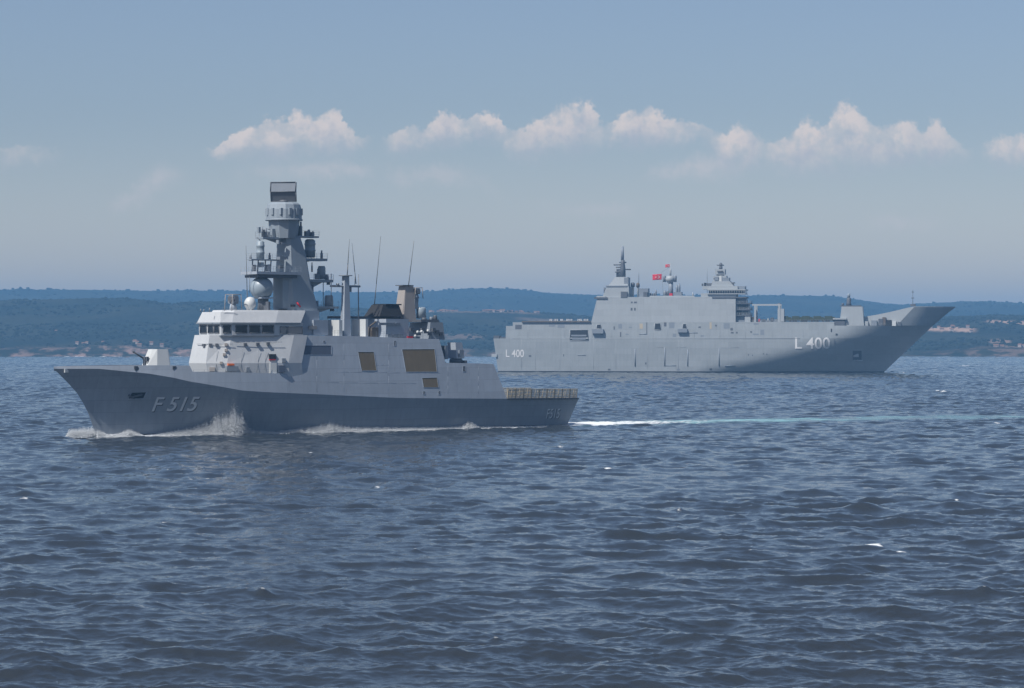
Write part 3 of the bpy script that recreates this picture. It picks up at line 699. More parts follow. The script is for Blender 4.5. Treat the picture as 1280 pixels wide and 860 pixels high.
def wall_window(Pa, Pb, x0, x1, z0, z1, parent, name='window', mat='glass'):
    """a glazed pane with its frame on the wall Pa-Pb between the photograph columns x0 and x1"""
    def at(px):
        lo_, hi_ = 0.0, 1.0
        for _ in range(40):
            t = (lo_ + hi_) / 2; a = Pa[0] + (Pb[0] - Pa[0]) * t; v = Pa[1] + (Pb[1] - Pa[1]) * t
            q = FR.world(a, v); X = 640 + FOC * q.x / q.y
            if X < px: lo_ = t
            else: hi_ = t
        return Vector((a, v, 0))
    p, q = at(x0), at(x1); d = (q - p).normalized(); n = Vector((-d.y, d.x, 0))
    if n.dot(Vector((1, 1, 0))) < 0: n = -n
    up = Vector((0, 0, 1)); c = [p + up * z0, q + up * z0, q + up * z1, p + up * z1]
    w = MB().add([k + n * .03 for k in c], [(0, 1, 2, 3)]).build(name, mat, parent)
    f = MB()
    for i in range(4): f.rod(c[i] + n * .07, c[(i + 1) % 4] + n * .07, .075, n=4)
    f.build('frame', 'dark', w); return w
wz0, wz1 = FR.Z(416.6, F1 - 4, 3) + .05, FR.Z(406.8, F1 - 4, 3)
S1 = (F1 + .05, -3.5); P1 = (F1 + .05, 3.5)
for x0, x1 in ((250.5, 258.5), (260.5, 266.8), (268.2, 274)): wall_window(S1, P1, x0, x1, wz0, wz1, bridge)
for x0, x1 in ((279, 288.3),): wall_window((W1[0][0] + .05, 3.5), (W1[1][0] + .05, 4.3), x0, x1, wz0, wz1, bridge)
for x0, x1 in ((294.5, 308.5), (311.5, 325), (327.5, 342)): wall_window((W1[1][0] + .05, 4.3), (W1[2][0] + .05, 5.7), x0, x1, wz0, wz1, bridge)
for x0, x1 in ((350, 358), (359.5, 378)): wall_window((W1[2][0], 5.72), (W1[3][0], 5.77), x0, x1, wz0 - .1, wz1 - .2, bridge, 'screen', 'buff')
# fittings on the front house: lockers, ladder rungs, life rings, lamps, the door and its ladder
def on_wall(px, py, off=.1):
    best = None
    for Pa, Pb in (((L1[0][0], -2.7), L1[0]), (L1[0], L1[1]), (L1[1], L1[2])):
        for t in np.linspace(0, 1, 60):
            a = Pa[0] + (Pb[0] - Pa[0]) * t; v = Pa[1] + (Pb[1] - Pa[1]) * t; q = FR.world(a, v); e = abs(640 + FOC * q.x / q.y - px)
            if best is None or e < best[0]:
                d = Vector((Pb[0] - Pa[0], Pb[1] - Pa[1], 0)).normalized(); n = Vector((-d.y, d.x, 0)); n = n if n.dot(Vector((1, 1, 0))) > 0 else -n; best = (e, a, v, d, n)
    _, a, v, d, n = best; z = FR.Z(py, a, v); k = np.clip((z - zm) / (zt1 - zm), 0, 1)
    return Vector((a, v, z)) + n * off - Vector((1.3, .85, 0)) * k * .62, d, n
def wall_box(name, px, py, w, h, mat, depth=.12, parent=house1):
    c, d, n = on_wall(px, py); w2 = w * .137 / 2; h2 = h * .137 / 2; w2 /= max(.35, abs(d.x) * .766 + abs(d.y) * .643)
    vs = [c + d * sx * w2 + Vector((0, 0, sz * h2)) + n * sd for sd in (-.3, depth) for sx, sz in ((-1, -1), (1, -1), (1, 1), (-1, 1))]
    return MB().add(vs, [(0, 1, 2, 3), (4, 5, 6, 7), (0, 1, 5, 4), (1, 2, 6, 5), (2, 3, 7, 6), (3, 0, 4, 7)]).build(name, mat, parent)
for x, y in ((253.5, 431.5), (261, 431), (269, 431), (304.5, 430.5), (320, 430), (334, 429.5)): wall_box('floodlight', x, y, 3.4, 3.4, 'dark')
for x, y in ((281, 430.5), (281.5, 437.5), (279.5, 443), (276.5, 453.5)): wall_box('junction_box', x, y, 3.6, 3.2, 'buff', .16)
wall_box('life_float', 287.5, 455.6, 7.5, 2.4, 'orange', .35)
wall_box('locker', 289, 461, 14, 6.5, 'radar', .5); wall_box('locker', 309, 462, 4, 6, 'radar', .4); wall_box('locker', 265, 461.5, 7, 5, 'buff', .4)
dr = wall_box('door', 340.5, 446, 8.4, 7, 'black', .08); wall_box('door_leaf', 340.8, 460.5, 8, 14.5, 'white', .12, house1)
wall_box('red_placard', 340, 449.6, 7.5, 1.2, 'red', .14); wall_box('locker', 352, 461, 8, 9, 'slot', .3); wall_box('vent', 354.5, 450.5, 4.5, 5.5, 'radar', .15)
m = MB()
for y0 in (427.5, 426.8):
    pass
for x0, x1, y in ((245, 289, 430), (291, 350, 427.5)):
    pts = [on_wall(x, y, .12)[0] for x in np.linspace(x0, x1, 10)]
    for p, q in zip(pts, pts[1:]): m.rod(p, q, .05, n=4)
for x in (270, 301, 322, 331):
    p, q = on_wall(x, 436, .1)[0], on_wall(x, 463, .1)[0]; m.rod(p, q, .03, n=4)
m.split('pipework', 'radar', house1)
m = MB(); m.rails([(a, v - .25, FR.Z(465.5, a, v) - .55) for a, v in ((FR.A(243, 5.2), 5.2), (FR.A(283, 6.2), 6.2), (FR.A(322, 6.7), 6.7), (FR.A(356, 6.9), 6.9))], 1.0, .025, 1.8); m.split('guard_rail', 'radar', frigate)
m = MB(); m.rails([(a - .8, v - .4, zr1) for a, v in RF[:1]] + [(a - .7, v - .45, zr1) for a, v in RF[1:2]], .7, .03, 1.2)
for x in (251, 255, 262): p = FR.P(x, 390, 1.5); m.rod(p, p + Vector((0, 0, random.uniform(.4, .9))), .1, n=5)
m.split('roof_rail', 'radar', frigate)
# bridge roof sensors
def fP(px, py, v=0.0): return FR.P(px, py, v)
def lathe_px(name, cx, cy_top, cy_bot, r_px, v, mat, parent=frigate, n=20, prof=None):
    p = fP(cx, cy_bot, v); s = FR.Y(p.x, v) / FOC; h_ = (cy_bot - cy_top) * s; r = r_px * s
    prof = prof or [(1, 0), (1, 1)]
    return MB().lathe(p, [(max(r * a_, .002), h_ * b_) for a_, b_ in prof], n).build(name, mat, parent)
DOME = [(.62, 0), (.66, .12), (.95, .30)] + [(math.cos(t), .45 + .55 * math.sin(t)) for t in np.linspace(0.05, math.pi / 2, 10)]
CAN = [(1, 0), (1, .85), (.8, 1)]
lathe_px('white_radome', 312.6, 371, 387.6, 7.4, 2.0, 'white', prof=DOME)
big = lathe_px('satellite_radome', 327, 345.8, 372.5, 14.6, 1.0, 'dome', n=32, prof=[(.55, 0), (.8, .12), (.95, .27)] + [(math.cos(t), .46 + .54 * math.sin(t)) for t in np.linspace(-.15, math.pi / 2, 14)])
lathe_px('radome_pedestal', 329, 371.5, 388.5, 7.0, 1.0, 'dark', prof=[(1.1, 0), (.95, .5), (.95, .85), (1.15, 1)])
p = fP(329, 372.6, 1.0); MB().box(p.x - 1.5, p.x + 1.5, -.8, 2.6, p.z - .1, p.z + .12).build('radome_platform', 'grey', frigate)
def tracker(cx, y0, y1, v, w=1.1):
    p = fP(cx, y1, v); s = FR.Y(p.x, v) / FOC; h_ = (y1 - y0) * s; r = empty('fire_control_director', p); r.parent = frigate
    MB().lathe((0, 0, 0), [(.75 * w, 0), (.6 * w, h_ * .3), (.5 * w, h_ * .42)], 12).build('pedestal', 'grey', r)
    m = MB(); m.box(-.55 * w, .5 * w, -.75 * w, .75 * w, h_ * .42, h_ * .96); m.box(-.4 * w, .4 * w, -1.15 * w, -.75 * w, h_ * .5, h_ * .85); m.box(-.4 * w, .4 * w, .75 * w, 1.15 * w, h_ * .5, h_ * .85); m.build('director_head', 'radar', r)
    m = MB(); m.rod((.5 * w, 0, h_ * .72), (.75 * w, 0, h_ * .72), .45 * w, .55 * w, n=14); m.rod((.45 * w, .95 * w, h_ * .66), (.62 * w, .95 * w, h_ * .66), .2 * w, n=8); m.build('dish', 'dark', r)
    m = MB()
    for sx, sy in ((1, 1), (1, -1), (-1, 1), (-1, -1)): m.rod((sx * 1.1 * w, sy * 1.1 * w, -.05), (sx * .9 * w, sy * 1.1 * w, h_ * 1.02), .07, n=4)
    for sy in (1, -1): m.rod((-.9 * w, sy * 1.1 * w, h_ * 1.02), (.9 * w, sy * 1.1 * w, h_ * 1.02), .07, n=4); m.rod((-sy * .9 * w, -1.1 * w, h_ * 1.02), (-sy * .9 * w, 1.1 * w, h_ * 1.02), .07, n=4)
    m.build('cage', 'buff', r); return r
tracker(291.5, 368.5, 388, 1.5, 1.0)

# --- integrated mast
def mast_ring(xl, xr, w, ch=.3):
    a1, a0 = FR.A(xl, -w), FR.A(xr, w)
    if a1 - a0 < 1.0: c_ = (a0 + a1) / 2; a0, a1 = c_ - .6, c_ + .6
    k = min(ch * w, (a1 - a0) * .3)
    return [(a1, -w + k), (a1, w - k), (a1 - k, w), (a0 + k, w), (a0, w - k), (a0, -w + k), (a0 + k, -w), (a1 - k, -w)]
m = MB(); secs = [(388.5, 339, 402, 2.9), (352, 340.5, 391, 2.55), (318, 342.5, 385, 2.2), (297, 344.5, 378, 1.95)]
zz = [FR.Z(y, FR.A((a + b) / 2, 0), 0) for y, a, b, _ in secs]
for i in range(3): m.prism(mast_ring(*secs[i][1:]), zz[i] + (.002 if i else 0), mast_ring(*secs[i + 1][1:]), zz[i + 1])
mast = m.build('mast', 'mast', frigate)
MC = Vector((FR.A(355, 0), 0, 0)); s0 = FR.Y(MC.x, 0) / FOC
def mz(y): return FR.Z(y, MC.x, 0)
m = MB(); r_ = 3.05
m.lathe((MC.x, 0, mz(298)), [(2.4, 0), (2.75, mz(282) - mz(298)), (2.8, mz(275) - mz(298))], 10, False)
m.build('mast_drum_support', 'mast', mast)
m = MB(); m.lathe((MC.x, 0, mz(275)), [(3.15, 0), (3.25, .25), (3.2, mz(262) - mz(275)), (2.95, mz(256) - mz(275)), (2.4, mz(253.3) - mz(275))], 12, False); m.build('sensor_drum', 'mast', mast)
m = MB()
for k in range(12):
    t = 2 * math.pi * (k + .5) / 12; c = Vector((MC.x + 3.02 * math.cos(t), 3.02 * math.sin(t), mz(265))); m.box(c.x - .3, c.x + .3, c.y - .3, c.y + .3, c.z - .6, c.z + .6)
m.lathe((MC.x, 0, mz(276)), [(3.35, 0), (3.4, .12), (3.35, .3)], 24); m.build('sensor_pod', 'mast', mast)
MB().lathe((MC.x, 0, mz(254)), [(.9, 0), (.8, mz(250) - mz(254))], 12).build('turntable', 'dark', mast)
# rotating search radar: a wide panel, folded at mid height, turned towards the camera
rad = empty('search_radar', (MC.x, 0, mz(252))); rad.parent = frigate; rad.rotation_euler = (0, 0, R(43))
hh = mz(228) - mz(252); hw = 2.3
MB().prism([(.1, -hw), (.95, -hw), (.95, hw), (.1, hw)], hh * .52, [(-.2, -hw), (.75, -hw), (.75, hw), (-.2, hw)], hh).build('antenna_upper_face', 'radar', rad)
MB().prism([(-.3, -hw), (.25, -hw), (.25, hw), (-.3, hw)], 0, [(.05, -hw), (.95, -hw), (.95, hw), (.05, hw)], hh * .518).build('antenna_lower_face', 'dark', rad)
m = MB()
for y in (-hw, hw): m.rod((.98, y, hh * .5), (.78, y, hh), .1, n=4); m.rod((.98, y, hh * .5), (.27, y, 0), .1, n=4)
for z, x in ((hh, .78), (hh * .5, .98), (.0, .27)): m.rod((x, -hw, z), (x, hw, z), .1, n=4)
m.rod((0, 0, 0), (-.2, 0, hh * .5), .5, n=8); m.build('antenna_frame', 'dark', rad)

def platform(name, px0, px1, y, v, w, th=.3, mat='mast', dark=True):
    a1, a0 = FR.A(px0, v), FR.A(px1, v); z = FR.Z(y, (a0 + a1) / 2, v)
    if a0 > a1: a0, a1 = a1, a0
    m = MB(); m.prism([(a0, v - w), (a1, v - w), (a1, v + w), (a0, v + w)], z - th, None, z)
    m.rails([(a0, v + w, z), (a1, v + w, z), (a1, v - w, z)], .95, .03, 1.1)
    o = m.build(name, mat, mast); return o, a0, a1, z
def knee(a0, z0, a1, z1, w):                                        # bracket that carries a platform
    m = MB(); m.add([(a0, -w, z0), (a1, -w, z1), (a0, -w, z1), (a0, w, z0), (a1, w, z1), (a0, w, z1)], [(0, 1, 2), (3, 4, 5), (0, 1, 4, 3), (1, 2, 5, 4), (0, 2, 5, 3)]); return m.build('bracket', 'mast', mast)
platform('mast_platform', 311, 366, 340, .7, 2.5, .5, 'grey')
a_, b_ = FR.A(314, .7), FR.A(363, .7); z_ = FR.Z(340, a_, .7); MB().box(b_, a_, -1.3, 2.8, z_ - 1.0, z_ - .52).build('underside_shade_slab', 'dark', mast)  # dark slab paints in the shade beneath the platform
def mast_box(x0, x1, y0, y1, w, vc=.0, mat='radar', name='equipment_box'):
    a1, a0 = FR.A(x0, vc - w), FR.A(x1, vc + w)
    if a1 - a0 < .3: c_ = (a0 + a1) / 2; a0, a1 = c_ - .2, c_ + .2
    am = (a0 + a1) / 2; return MB().box(a0, a1, vc - w, vc + w, FR.Z(y1, am, vc), FR.Z(y0, am, vc)).build(name, mat, mast)
mast_box(341.5, 364, 347, 386, 1.5, .6, 'mast', 'mast_trunk')
for q in ((321, 326, 284, 291, .3, .2, 'mast'), (327, 331, 287, 296, .25, .2, 'dark'), (333, 337, 290, 296, .3, .2, 'radar'), (338, 344, 286, 297, .3, .4, 'mast'), (345, 350, 300, 305, .4, 1.6, 'mast'), (350, 356, 303, 305.5, .3, 1.8, 'radar'),
          (366, 371, 281, 295, .3, 1.6, 'dark'), (373, 378, 283, 295, .35, 1.0, 'radar'), (380, 386, 289, 295, .35, .6, 'mast'), (388, 393, 290, 295, .3, .4, 'radar'), (346, 358, 321, 324.5, .5, 2.0, 'radar'), (347, 354, 332, 336, .4, 2.2, 'dark'),
          (315, 320, 331, 339, .35, .5, 'dark'), (323, 330, 328, 334, .4, .5, 'mast'), (332, 338, 331, 339, .35, .6, 'radar'), (384, 392, 356, 368, .7, .3, 'dark'), (393, 400, 342, 349, .4, .2, 'radar'), (409, 412, 350, 356, .3, .1, 'dark'), (378, 384, 341, 346, .3, 1.6, 'radar'), (393, 397, 376, 383, .5, .4, 'radar'), (413, 417, 384, 389, .4, .4, 'dark'), (330, 337, 377, 388, .8, 2.6, 'dark')):
    mast_box(*q)
platform('mast_platform', 324, 350, 296.5, .0, 1.2, .35)
platform('mast_platform', 358, 394, 295, .2, 1.2, .3)
platform('mast_platform', 364, 404, 323, .0, 1.3, .45)
platform('mast_platform', 380, 411, 349.5, .0, 1.4, .5)
platform('mast_platform', 388, 417, 383, .4, 1.6, .4)
platform('mast_platform', 311, 350, 324, .3, .8, .25)
for a, b, y0, y1 in ((372, 398, 330, 324), (384, 404, 362, 351), (392, 416, 392, 384)): knee(FR.A(a, 0), FR.Z(y0, 0, 0), FR.A(b, 0), FR.Z(y1, 0, 0), .7)
knee(FR.A(348, 0), mz(304), FR.A(328, 0), mz(297.5), .6)
ESM = [(.95, 0), (.95, .3), (1.02, .32), (1.02, .4), (.95, .42), (.95, .66), (1.02, .68), (1.02, .76), (.95, .78), (.93, .92), (.6, 1)]
lathe_px('esm_pod', 325.5, 301, 324, 5.2, .3, 'dome', mast, 14, ESM); lathe_px('esm_base', 325.5, 316, 323, 4.2, .3, 'buff', mast, 12)
lathe_px('esm_pod', 387.5, 299, 321, 7.0, 0, 'dome', mast, 16, ESM); lathe_px('esm_base', 387.5, 314, 322, 6.0, 0, 'brown', mast, 12)
lathe_px('antenna_drum', 402, 332.5, 349, 5.0, 0, 'dome', mast, 14, CAN)
lathe_px('antenna_radome', 411, 369, 383, 5.6, .4, 'dome', mast, 16, CAN)
for x, y0, y1, r in ((402, 313, 323, 1.7), (313, 318.5, 326, 1.8), (337, 316, 325, 1.6), (328, 283, 296, 1.2), (332, 285, 296, 2.2), (343.5, 288.5, 296.5, 2.2), (367, 280, 295, 1.0), (372, 276, 295, 3.0), (376, 277, 295, 2.0), (386, 287, 295, 2.6), (391, 289, 295, 1.4), (397, 336, 349, 1.0), (408.5, 343, 350, 2.6), (390, 328, 340, 1.0)):
    lathe_px('aerial', x, y0, y1, r, 0, 'radar', mast, 10, [(1, 0), (1, .6), (.6, .75), (.6, 1)])
m = MB()
for x in (315, 322, 331, 338): m.rod(fP(x, 340, .4), fP(x + 1, 324, .4), .12, n=5)
m.rod(fP(315, 333, .4), fP(338, 331, .4), .09, n=5); m.rod(fP(312, 340, .4), fP(312, 366, .4), .05, n=4); m.rod(fP(404, 351, .2), fP(404, 383, .2), .08, n=5)
m.rod(fP(321, 296, 0), fP(330, 306, 0), .1, n=5); m.rod(fP(334, 286, 0), fP(348, 289, 0), .12, n=5); m.split('mast_lattice', 'radar', mast)
MB().box(FR.A(366, 2.9) - .3, FR.A(366, 2.9) + .3, 2.6, 3.3, mz(383.5), mz(381)).build('navigation_light', 'black', mast)
MB().rod(fP(371, 378, 2.85), fP(375.5, 383.5, 3.0), .16, n=6).build('fire_hose', 'red', mast)
# house at the foot of the mast
m = MB(); wq = 4.6; m.prism([(FR.A(341, 4), -wq), (FR.A(341, 4), wq), (FR.A(399, wq), wq), (FR.A(399, wq), -wq)], zw0, None, zr2 - .05); m.prism([(FR.A(392, 5), -5.0), (FR.A(392, 5), 5.0), (FR.A(410, 5.0), 5.0), (FR.A(410, 5.0), -5.0)], zw0 + .002, None, FR.Z(400, FR.A(400, 5), 5)); m.build('mast_house', 'grey', frigate)
side = MB(); p = fP(391, 409.5, 5.05); side.box(p.x - .9, p.x + .9, p.y - .1, p.y + .06, p.z - .3, p.z + .3); side.build('louvre', 'buff', frigate)

# --- waist: second pole mast, white deck lockers, funnel, after tower
ZS = float(np.interp(0, SA, SZ))
def deck_z(a): return float(np.interp(a, SA, SZ))
def fbox(name, xl, xr, yt, yb, w, vc=0.0, mat='grey', taper=0.0, parent=frigate, back=0.0):
    a1, a0 = FR.A(xl, vc - w), FR.A(xr, vc + w)
    if a1 - a0 < .3: c_ = (a0 + a1) / 2; a0, a1 = c_ - .15, c_ + .15
    am = (a0 + a1) / 2; z0, z1 = FR.Z(yb, am, vc), FR.Z(yt, am, vc); k = taper
    lo = [(a0, vc - w), (a1, vc - w), (a1, vc + w), (a0, vc + w)]; hi = [(a0 + k * .4, vc - w + k * .5), (a1 - k, vc - w + k * .5), (a1 - k, vc + w - k * .5), (a0 + k * .4, vc + w - k * .5)]
    return MB().prism(lo, z0, hi, z1).build(name, mat, parent)
pm = MB(); b0 = fP(432, 421, 2.5); t0 = fP(432, 345, 2.5)
pm.prism([(b0.x - .8, 1.9), (b0.x + .8, 1.9), (b0.x + .8, 3.1), (b0.x - .8, 3.1)], b0.z, [(b0.x - .5, 2.1), (b0.x + .5, 2.1), (b0.x + .5, 2.9), (b0.x - .5, 2.9)], t0.z)
pole = pm.build('pole_mast', 'grey', frigate)
m = MB(); q0, q1 = fP(413, 357.5, 2.5), fP(450, 358, 2.5); m.rod(q0, q1, .2, n=6); m.lathe(fP(432, 345, 2.5), [(1.25, 0), (1.25, .15)], 12); m.rod(fP(438, 359, 2.5), fP(438, 365, 2.5), .25, n=6)
for x, y0, y1, r in ((414, 342, 376, .08), (422, 354, 357, .3), (448, 343, 399, .11), (443.5, 343, 357, .05)): m.rod(fP(x, y0, 2.5), fP(x, y1, 2.5), r, n=5)
m.split('yard_arm', 'radar', pole)
fbox('deck_locker', 406, 428, 400, 422, 2.2, 2.4, 'white'); fbox('deck_locker', 439, 460, 399, 422, 2.2, 2.4, 'white')
m = MB(); 
fbox('catwalk_roof', 409, 505, 395.5, 398.5, .9, -.4, 'dark')
fbox('funnel_house', 458, 511, 398.8, 422.5, 3.0, 1.6, 'grey')
fn_ = fbox('funnel', 455, 504, 381, 395.6, 2.4, .6, 'black', 1.3)
fbox('funnel_cap', 466, 502, 380, 381.6, 2.0, .6, 'black')
m = MB()
for x in (461, 466, 471): p = fP(x, 421.5, 4.9); m.rod(p, p + Vector((0, 0, 1.9)), .09, n=5)
p = fP(466, 421, 4.6); m.box(p.x - 1.0, p.x + .5, 3.9, 5.0, p.z, p.z + 1.7); p = fP(462, 408, 4.6); m.rod(p, fP(470, 402, 4.6), .14, n=6); m.split('canister_rack', 'brown', frigate)
tw = fbox('after_tower', 492, 520.5, 357.5, 402.5, 1.5, 0.0, 'buff', .9)
fbox('tower_cap', 494, 517, 356.3, 357.3, 1.2, 0, 'dark')
t2 = tracker(519.5, 360, 373, .6, .9)
fbox('director_platform', 510, 524, 371, 373, 1.1, .4, 'radar'); fbox('director_pedestal', 511, 523, 373.2, 386, .9, .4, 'radar')
lathe_px('white_dome', 526.5, 384, 398, 6.0, 1.0, 'dome', prof=CAN)
fbox('after_house', 508, 556, 403, 424.5, 3.4, 1.6, 'radar', .6); fbox('after_roof', 505, 548, 399.5, 402.6, 2.6, 1.4, 'dark')
for x, y0, y1, r, mt in ((539, 396, 403, 2.6, 'radar'), (544, 394, 404, 2.4, 'dark'), (551, 404, 420, 3.0, 'grey'), (548, 400, 412, 1.4, 'radar'), (530, 397, 404, 3.2, 'dark')): lathe_px('vent_cowl', x, y0, y1, r, 1.8, mt, prof=CAN)
m = MB()
for i in range(9):
    x = 514 + i * 4.6; p = fP(x, 412 + (i % 3) * 2.6, 5.05); m.box(p.x - .35, p.x + .35, 4.9, 5.35, p.z - .3, p.z + .3)
m.split('ready_locker', 'dark', frigate)
m = MB()
for x, y in ((522, 415), (527, 414.5), (535, 413.5), (519, 420)): p = fP(x, y, 5.4); m.ball(p, .28, n=10)
m.split('fender', 'white', frigate)
p = fP(512.5, 421.5, 5.4); MB().box(p.x - .6, p.x + .6, 5.2, 5.6, p.z - .2, p.z + .22).build('fire_locker', 'red', frigate)
m = MB()
for x0, x1 in ((410, 426), (470, 548)):
    pts = [(lambda p: (p.x, side_v(p.x, p.z) - .2, deck_z(p.x)))(fP(x, 421, 5.5)) for x in np.linspace(x0, x1, 5)]; m.rails(pts, 1.0, .022, 1.7)
m.split('guard_rail', 'radar', frigate)
m = MB()
for x in (476, 481, 486, 491, 497): p = fP(x, 405, 4.75); m.box(p.x - .5, p.x + .5, 4.6, 4.9, p.z - .2, p.z + .25)
for x in (487, 494, 500): p = fP(x, 420, 5.0); m.box(p.x - .6, p.x + .6, 4.6, 5.2, p.z - .25, p.z + .3)
m.split('deck_fitting', 'radar', frigate)
# canvas-dark after face and the missile launcher on the hangar roof
la = empty('missile_launcher', fP(570, 454, 2.4)); la.parent = frigate
MB().lathe((0, 0, 0), [(1.3, 0), (1.3, .6), (1.0, 1.0)], 14).build('pedestal', 'dark', la)
MB().prism([(-1.0, -1.3), (.9, -1.3), (.9, 1.3), (-1.0, 1.3)], .9, [(-.5, -1.2), (1.1, -1.2), (1.1, 1.2), (-.5, 1.2)], 3.9).build('missile_box', 'grey', la)
m = MB()
for i in range(3):
    for j in range(3): m.rod((-.8 + .12 * j, -.75 + .75 * i, 1.4 + .85 * j), (-1.05 + .14 * j, -.75 + .75 * i, 1.4 + .85 * j), .26, n=8)
m.split('launch_tube', 'dark', la)
m = MB(); m.box(-.5, .5, -1.7, -1.3, 1.2, 2.5); m.box(-.5, .5, 1.3, 1.7, 1.2, 2.5); m.split('yoke', 'radar', la)
fbox('hatch_coaming', 569, 584, 450.5, 454.6, 1.4, 2.6, 'dark')
lad = MB()
for t in np.linspace(0, 1, 8): p = side_pt(549.5 + 8 * t, 425 + 28 * t); lad.rod((p.x - .15, 2.0, p.z), (p.x - .15, p.y - .3, p.z), .12, n=5)
lad.build('ladder', 'dark', frigate)
fbox('hangar_locker', 550, 560, 432, 449, .8, 4.6, 'radar'); 
for x, y in ((583, 440), (584.5, 445)): MB().box(fP(x, y, 1).x - .3, fP(x, y, 1).x + .3, .7, 1.3, fP(x, y, 1).z - .3, fP(x, y, 1).z + .3).build('lamp', 'brown', la) if False else None
# whip aerials
for x0, y0, x1, y1 in ((434, 345, 436.8, 299), (445, 355, 440, 304), (468, 381, 476, 295), (510.5, 358, 517.5, 301), (309.5, 388, 307.5, 307)):
    p, q = fP(x0, y0, 1.5), fP(x1, y1, 1.5); m = MB(); m.rod(p, p.lerp(q, .3), .10, .08, n=6); m.rod(p.lerp(q, .3), q, .07, .035, n=6); m.build('whip_aerial', 'dark', frigate)
# cable drums, capstan and breakwater on the foredeck
m = MB(); a_ = FR.A(150, 0); z_ = float(np.interp(a_, TA, TZ)) - .78
m.lathe((a_, .9, z_), [(.5, 0), (.3, .3), (.5, .7)], 12); m.lathe((a_, -.9, z_), [(.5, 0), (.3, .3), (.5, .7)], 12); m.split('capstan', 'dark', frigate)

# spray and wash thrown up along the frigate's side
def spray():
    prof = [(82, .2, .6), (86, 1.15, .3), (118, 1.3, .3), (124, .9, .9), (136, .35, 1), (150, .5, 1.2), (160, 1.1, 1.2), (170, .7, 1.2), (180, .15, 1), (196, .3, 1), (215, .7, 1), (240, 1.15, 1), (262, 2.0, 1), (272, 3.1, 1), (282, 3.0, 1), (292, 4.1, 1), (299, 3.3, 1), (304, 2.8, 1), (308, 1.6, 1), (314, .8, 1), (325, .5, 1), (345, .3, 1), (372, .75, 1), (398, 1.1, 1), (414, 1.55, 1), (420, 1.2, 1), (440, .75, 1), (500, .55, 1), (560, .4, 1), (578, .5, 1), (585, 1.25, 1), (592, 1.0, 1), (600, .35, 1), (660, .2, 1), (712, .3, 1)]
    PX = [p[0] for p in prof]; PH = [p[1] for p in prof]
    r2 = np.random.default_rng(5); N = 520000
    x = r2.uniform(82, 712, N); h_ = np.interp(x, PX, PH); k_ = r2.random(N) < (h_ / 3.0) ** .85 + .04; x, h_ = x[k_], h_[k_]; n = len(x)
    jag = 1 + .12 * np.sin(x * .9 + 2) * np.sin(x * .37) + .22 * r2.normal(size=n)
    u_ = r2.random(n) ** 2.0; z = np.maximum(0, h_ * jag) * u_
    def a_of(px, v):
        k = (px - 640) / FOC; return (k * (FR.y + v * FR.l[1]) - FR.x - v * FR.l[0]) / (FR.h[0] - k * FR.h[1])
    v = np.full(n, 5.0)
    for _ in range(9): a = a_of(x, v); v = .5 * v + .5 * frig_b(np.minimum(a, 48), np.minimum(1, z / 11.0))
    v = v + np.abs(r2.normal(size=n)) * (.5 + .35 * h_) + .15
    v = np.where(x < 121, r2.normal(size=n) * .8 - .6, v); a = a_of(x, v)
    rad_ = r2.uniform(.02, .062, n) * (1.6 - 1.0 * u_)
    t4 = np.array([(1, 1, 1), (1, -1, -1), (-1, 1, -1), (-1, -1, 1)], float) * .75
    V = np.stack([a, v, z], -1)[:, None] + t4[None] * rad_[:, None, None] * r2.uniform(.5, 1.7, (n, 4, 3))
    F = (np.array([(0, 1, 2), (0, 3, 1), (0, 2, 3), (1, 3, 2)])[None] + (np.arange(n) * 4)[:, None, None]).reshape(-1, 3).astype(np.int32)
    me = bpy.data.meshes.new('spray'); me.vertices.add(n * 4); me.vertices.foreach_set('co', V.astype(np.float32).ravel())
    me.loops.add(F.size); me.loops.foreach_set('vertex_index', F.ravel()); me.polygons.add(len(F)); me.polygons.foreach_set('loop_start', np.arange(0, F.size, 3, dtype=np.int32)); me.update()
    m = material('sea_spray', (.80, .83, .86), .9, spec=.2); me.materials.append(m)
    b = m.node_tree.nodes['Principled BSDF']; b.inputs['Subsurface Weight'].default_value = 0
    o = bpy.data.objects.new('spray', me); col.objects.link(o); o.location = frigate.location; o.rotation_euler = frigate.rotation_euler
    tag(o, "white spray and broken water along the frigate's waterline", 'spray', kind='stuff')
spray()

# ================================================================== AMPHIBIOUS ASSAULT SHIP
carrier = empty('assault_ship', (AN.x, AN.y, 0), math.atan2(AN.h[1], AN.h[0]))
tag(carrier, 'pale grey flat deck assault ship with ski jump bow and L 400 on its side', 'warship')
class flip:                                                          # the side facing the camera is starboard: local y is minus v
    pass
def aP(px, py, v=16.0): return AN.P(px, py, v)
def L(p): return (p[0], -p[1], p[2])
class AMB(MB):
    def build(s, name, mat, parent=None, bevel=0.0):
        s.v = [(x, -y, z) for x, y, z in s.v]; return super().build(name, mat, parent or carrier, bevel)
ZD = AN.Z(402.5, 0, 16); ZKN = AN.Z(423, 0, 16); ZFO = AN.Z(407, AN.A(1090, 15), 15)
BOW0 = AN.A(1104, 0); BOW1 = AN.A(1166, 0); STERN = AN.A(617, 15.5)
def an_tip(z): return np.interp(z, [-4, 0, ZFO], [BOW0 - 2, BOW0, BOW1])
def an_b(a, z):
    e = np.clip(np.asarray(z, float) / ZFO, 0, 1); s = np.clip(an_tip(z) - a, 0, None); e = 1 - (1 - e) ** 1.5
    Ls = 96 - 56 * e; p = 1.22 + 1.1 * e
    full = np.interp(z, [-4, 0, ZKN, ZD], [14.6, 15.1, 16.0, 15.75])
    t = np.clip(s / Ls, 0, 1); st = np.clip((-85 - a) / 32, 0, 1)
    return full * (1 - (1 - t) ** p) * (1 - .05 * st ** 2 * (1 - e))
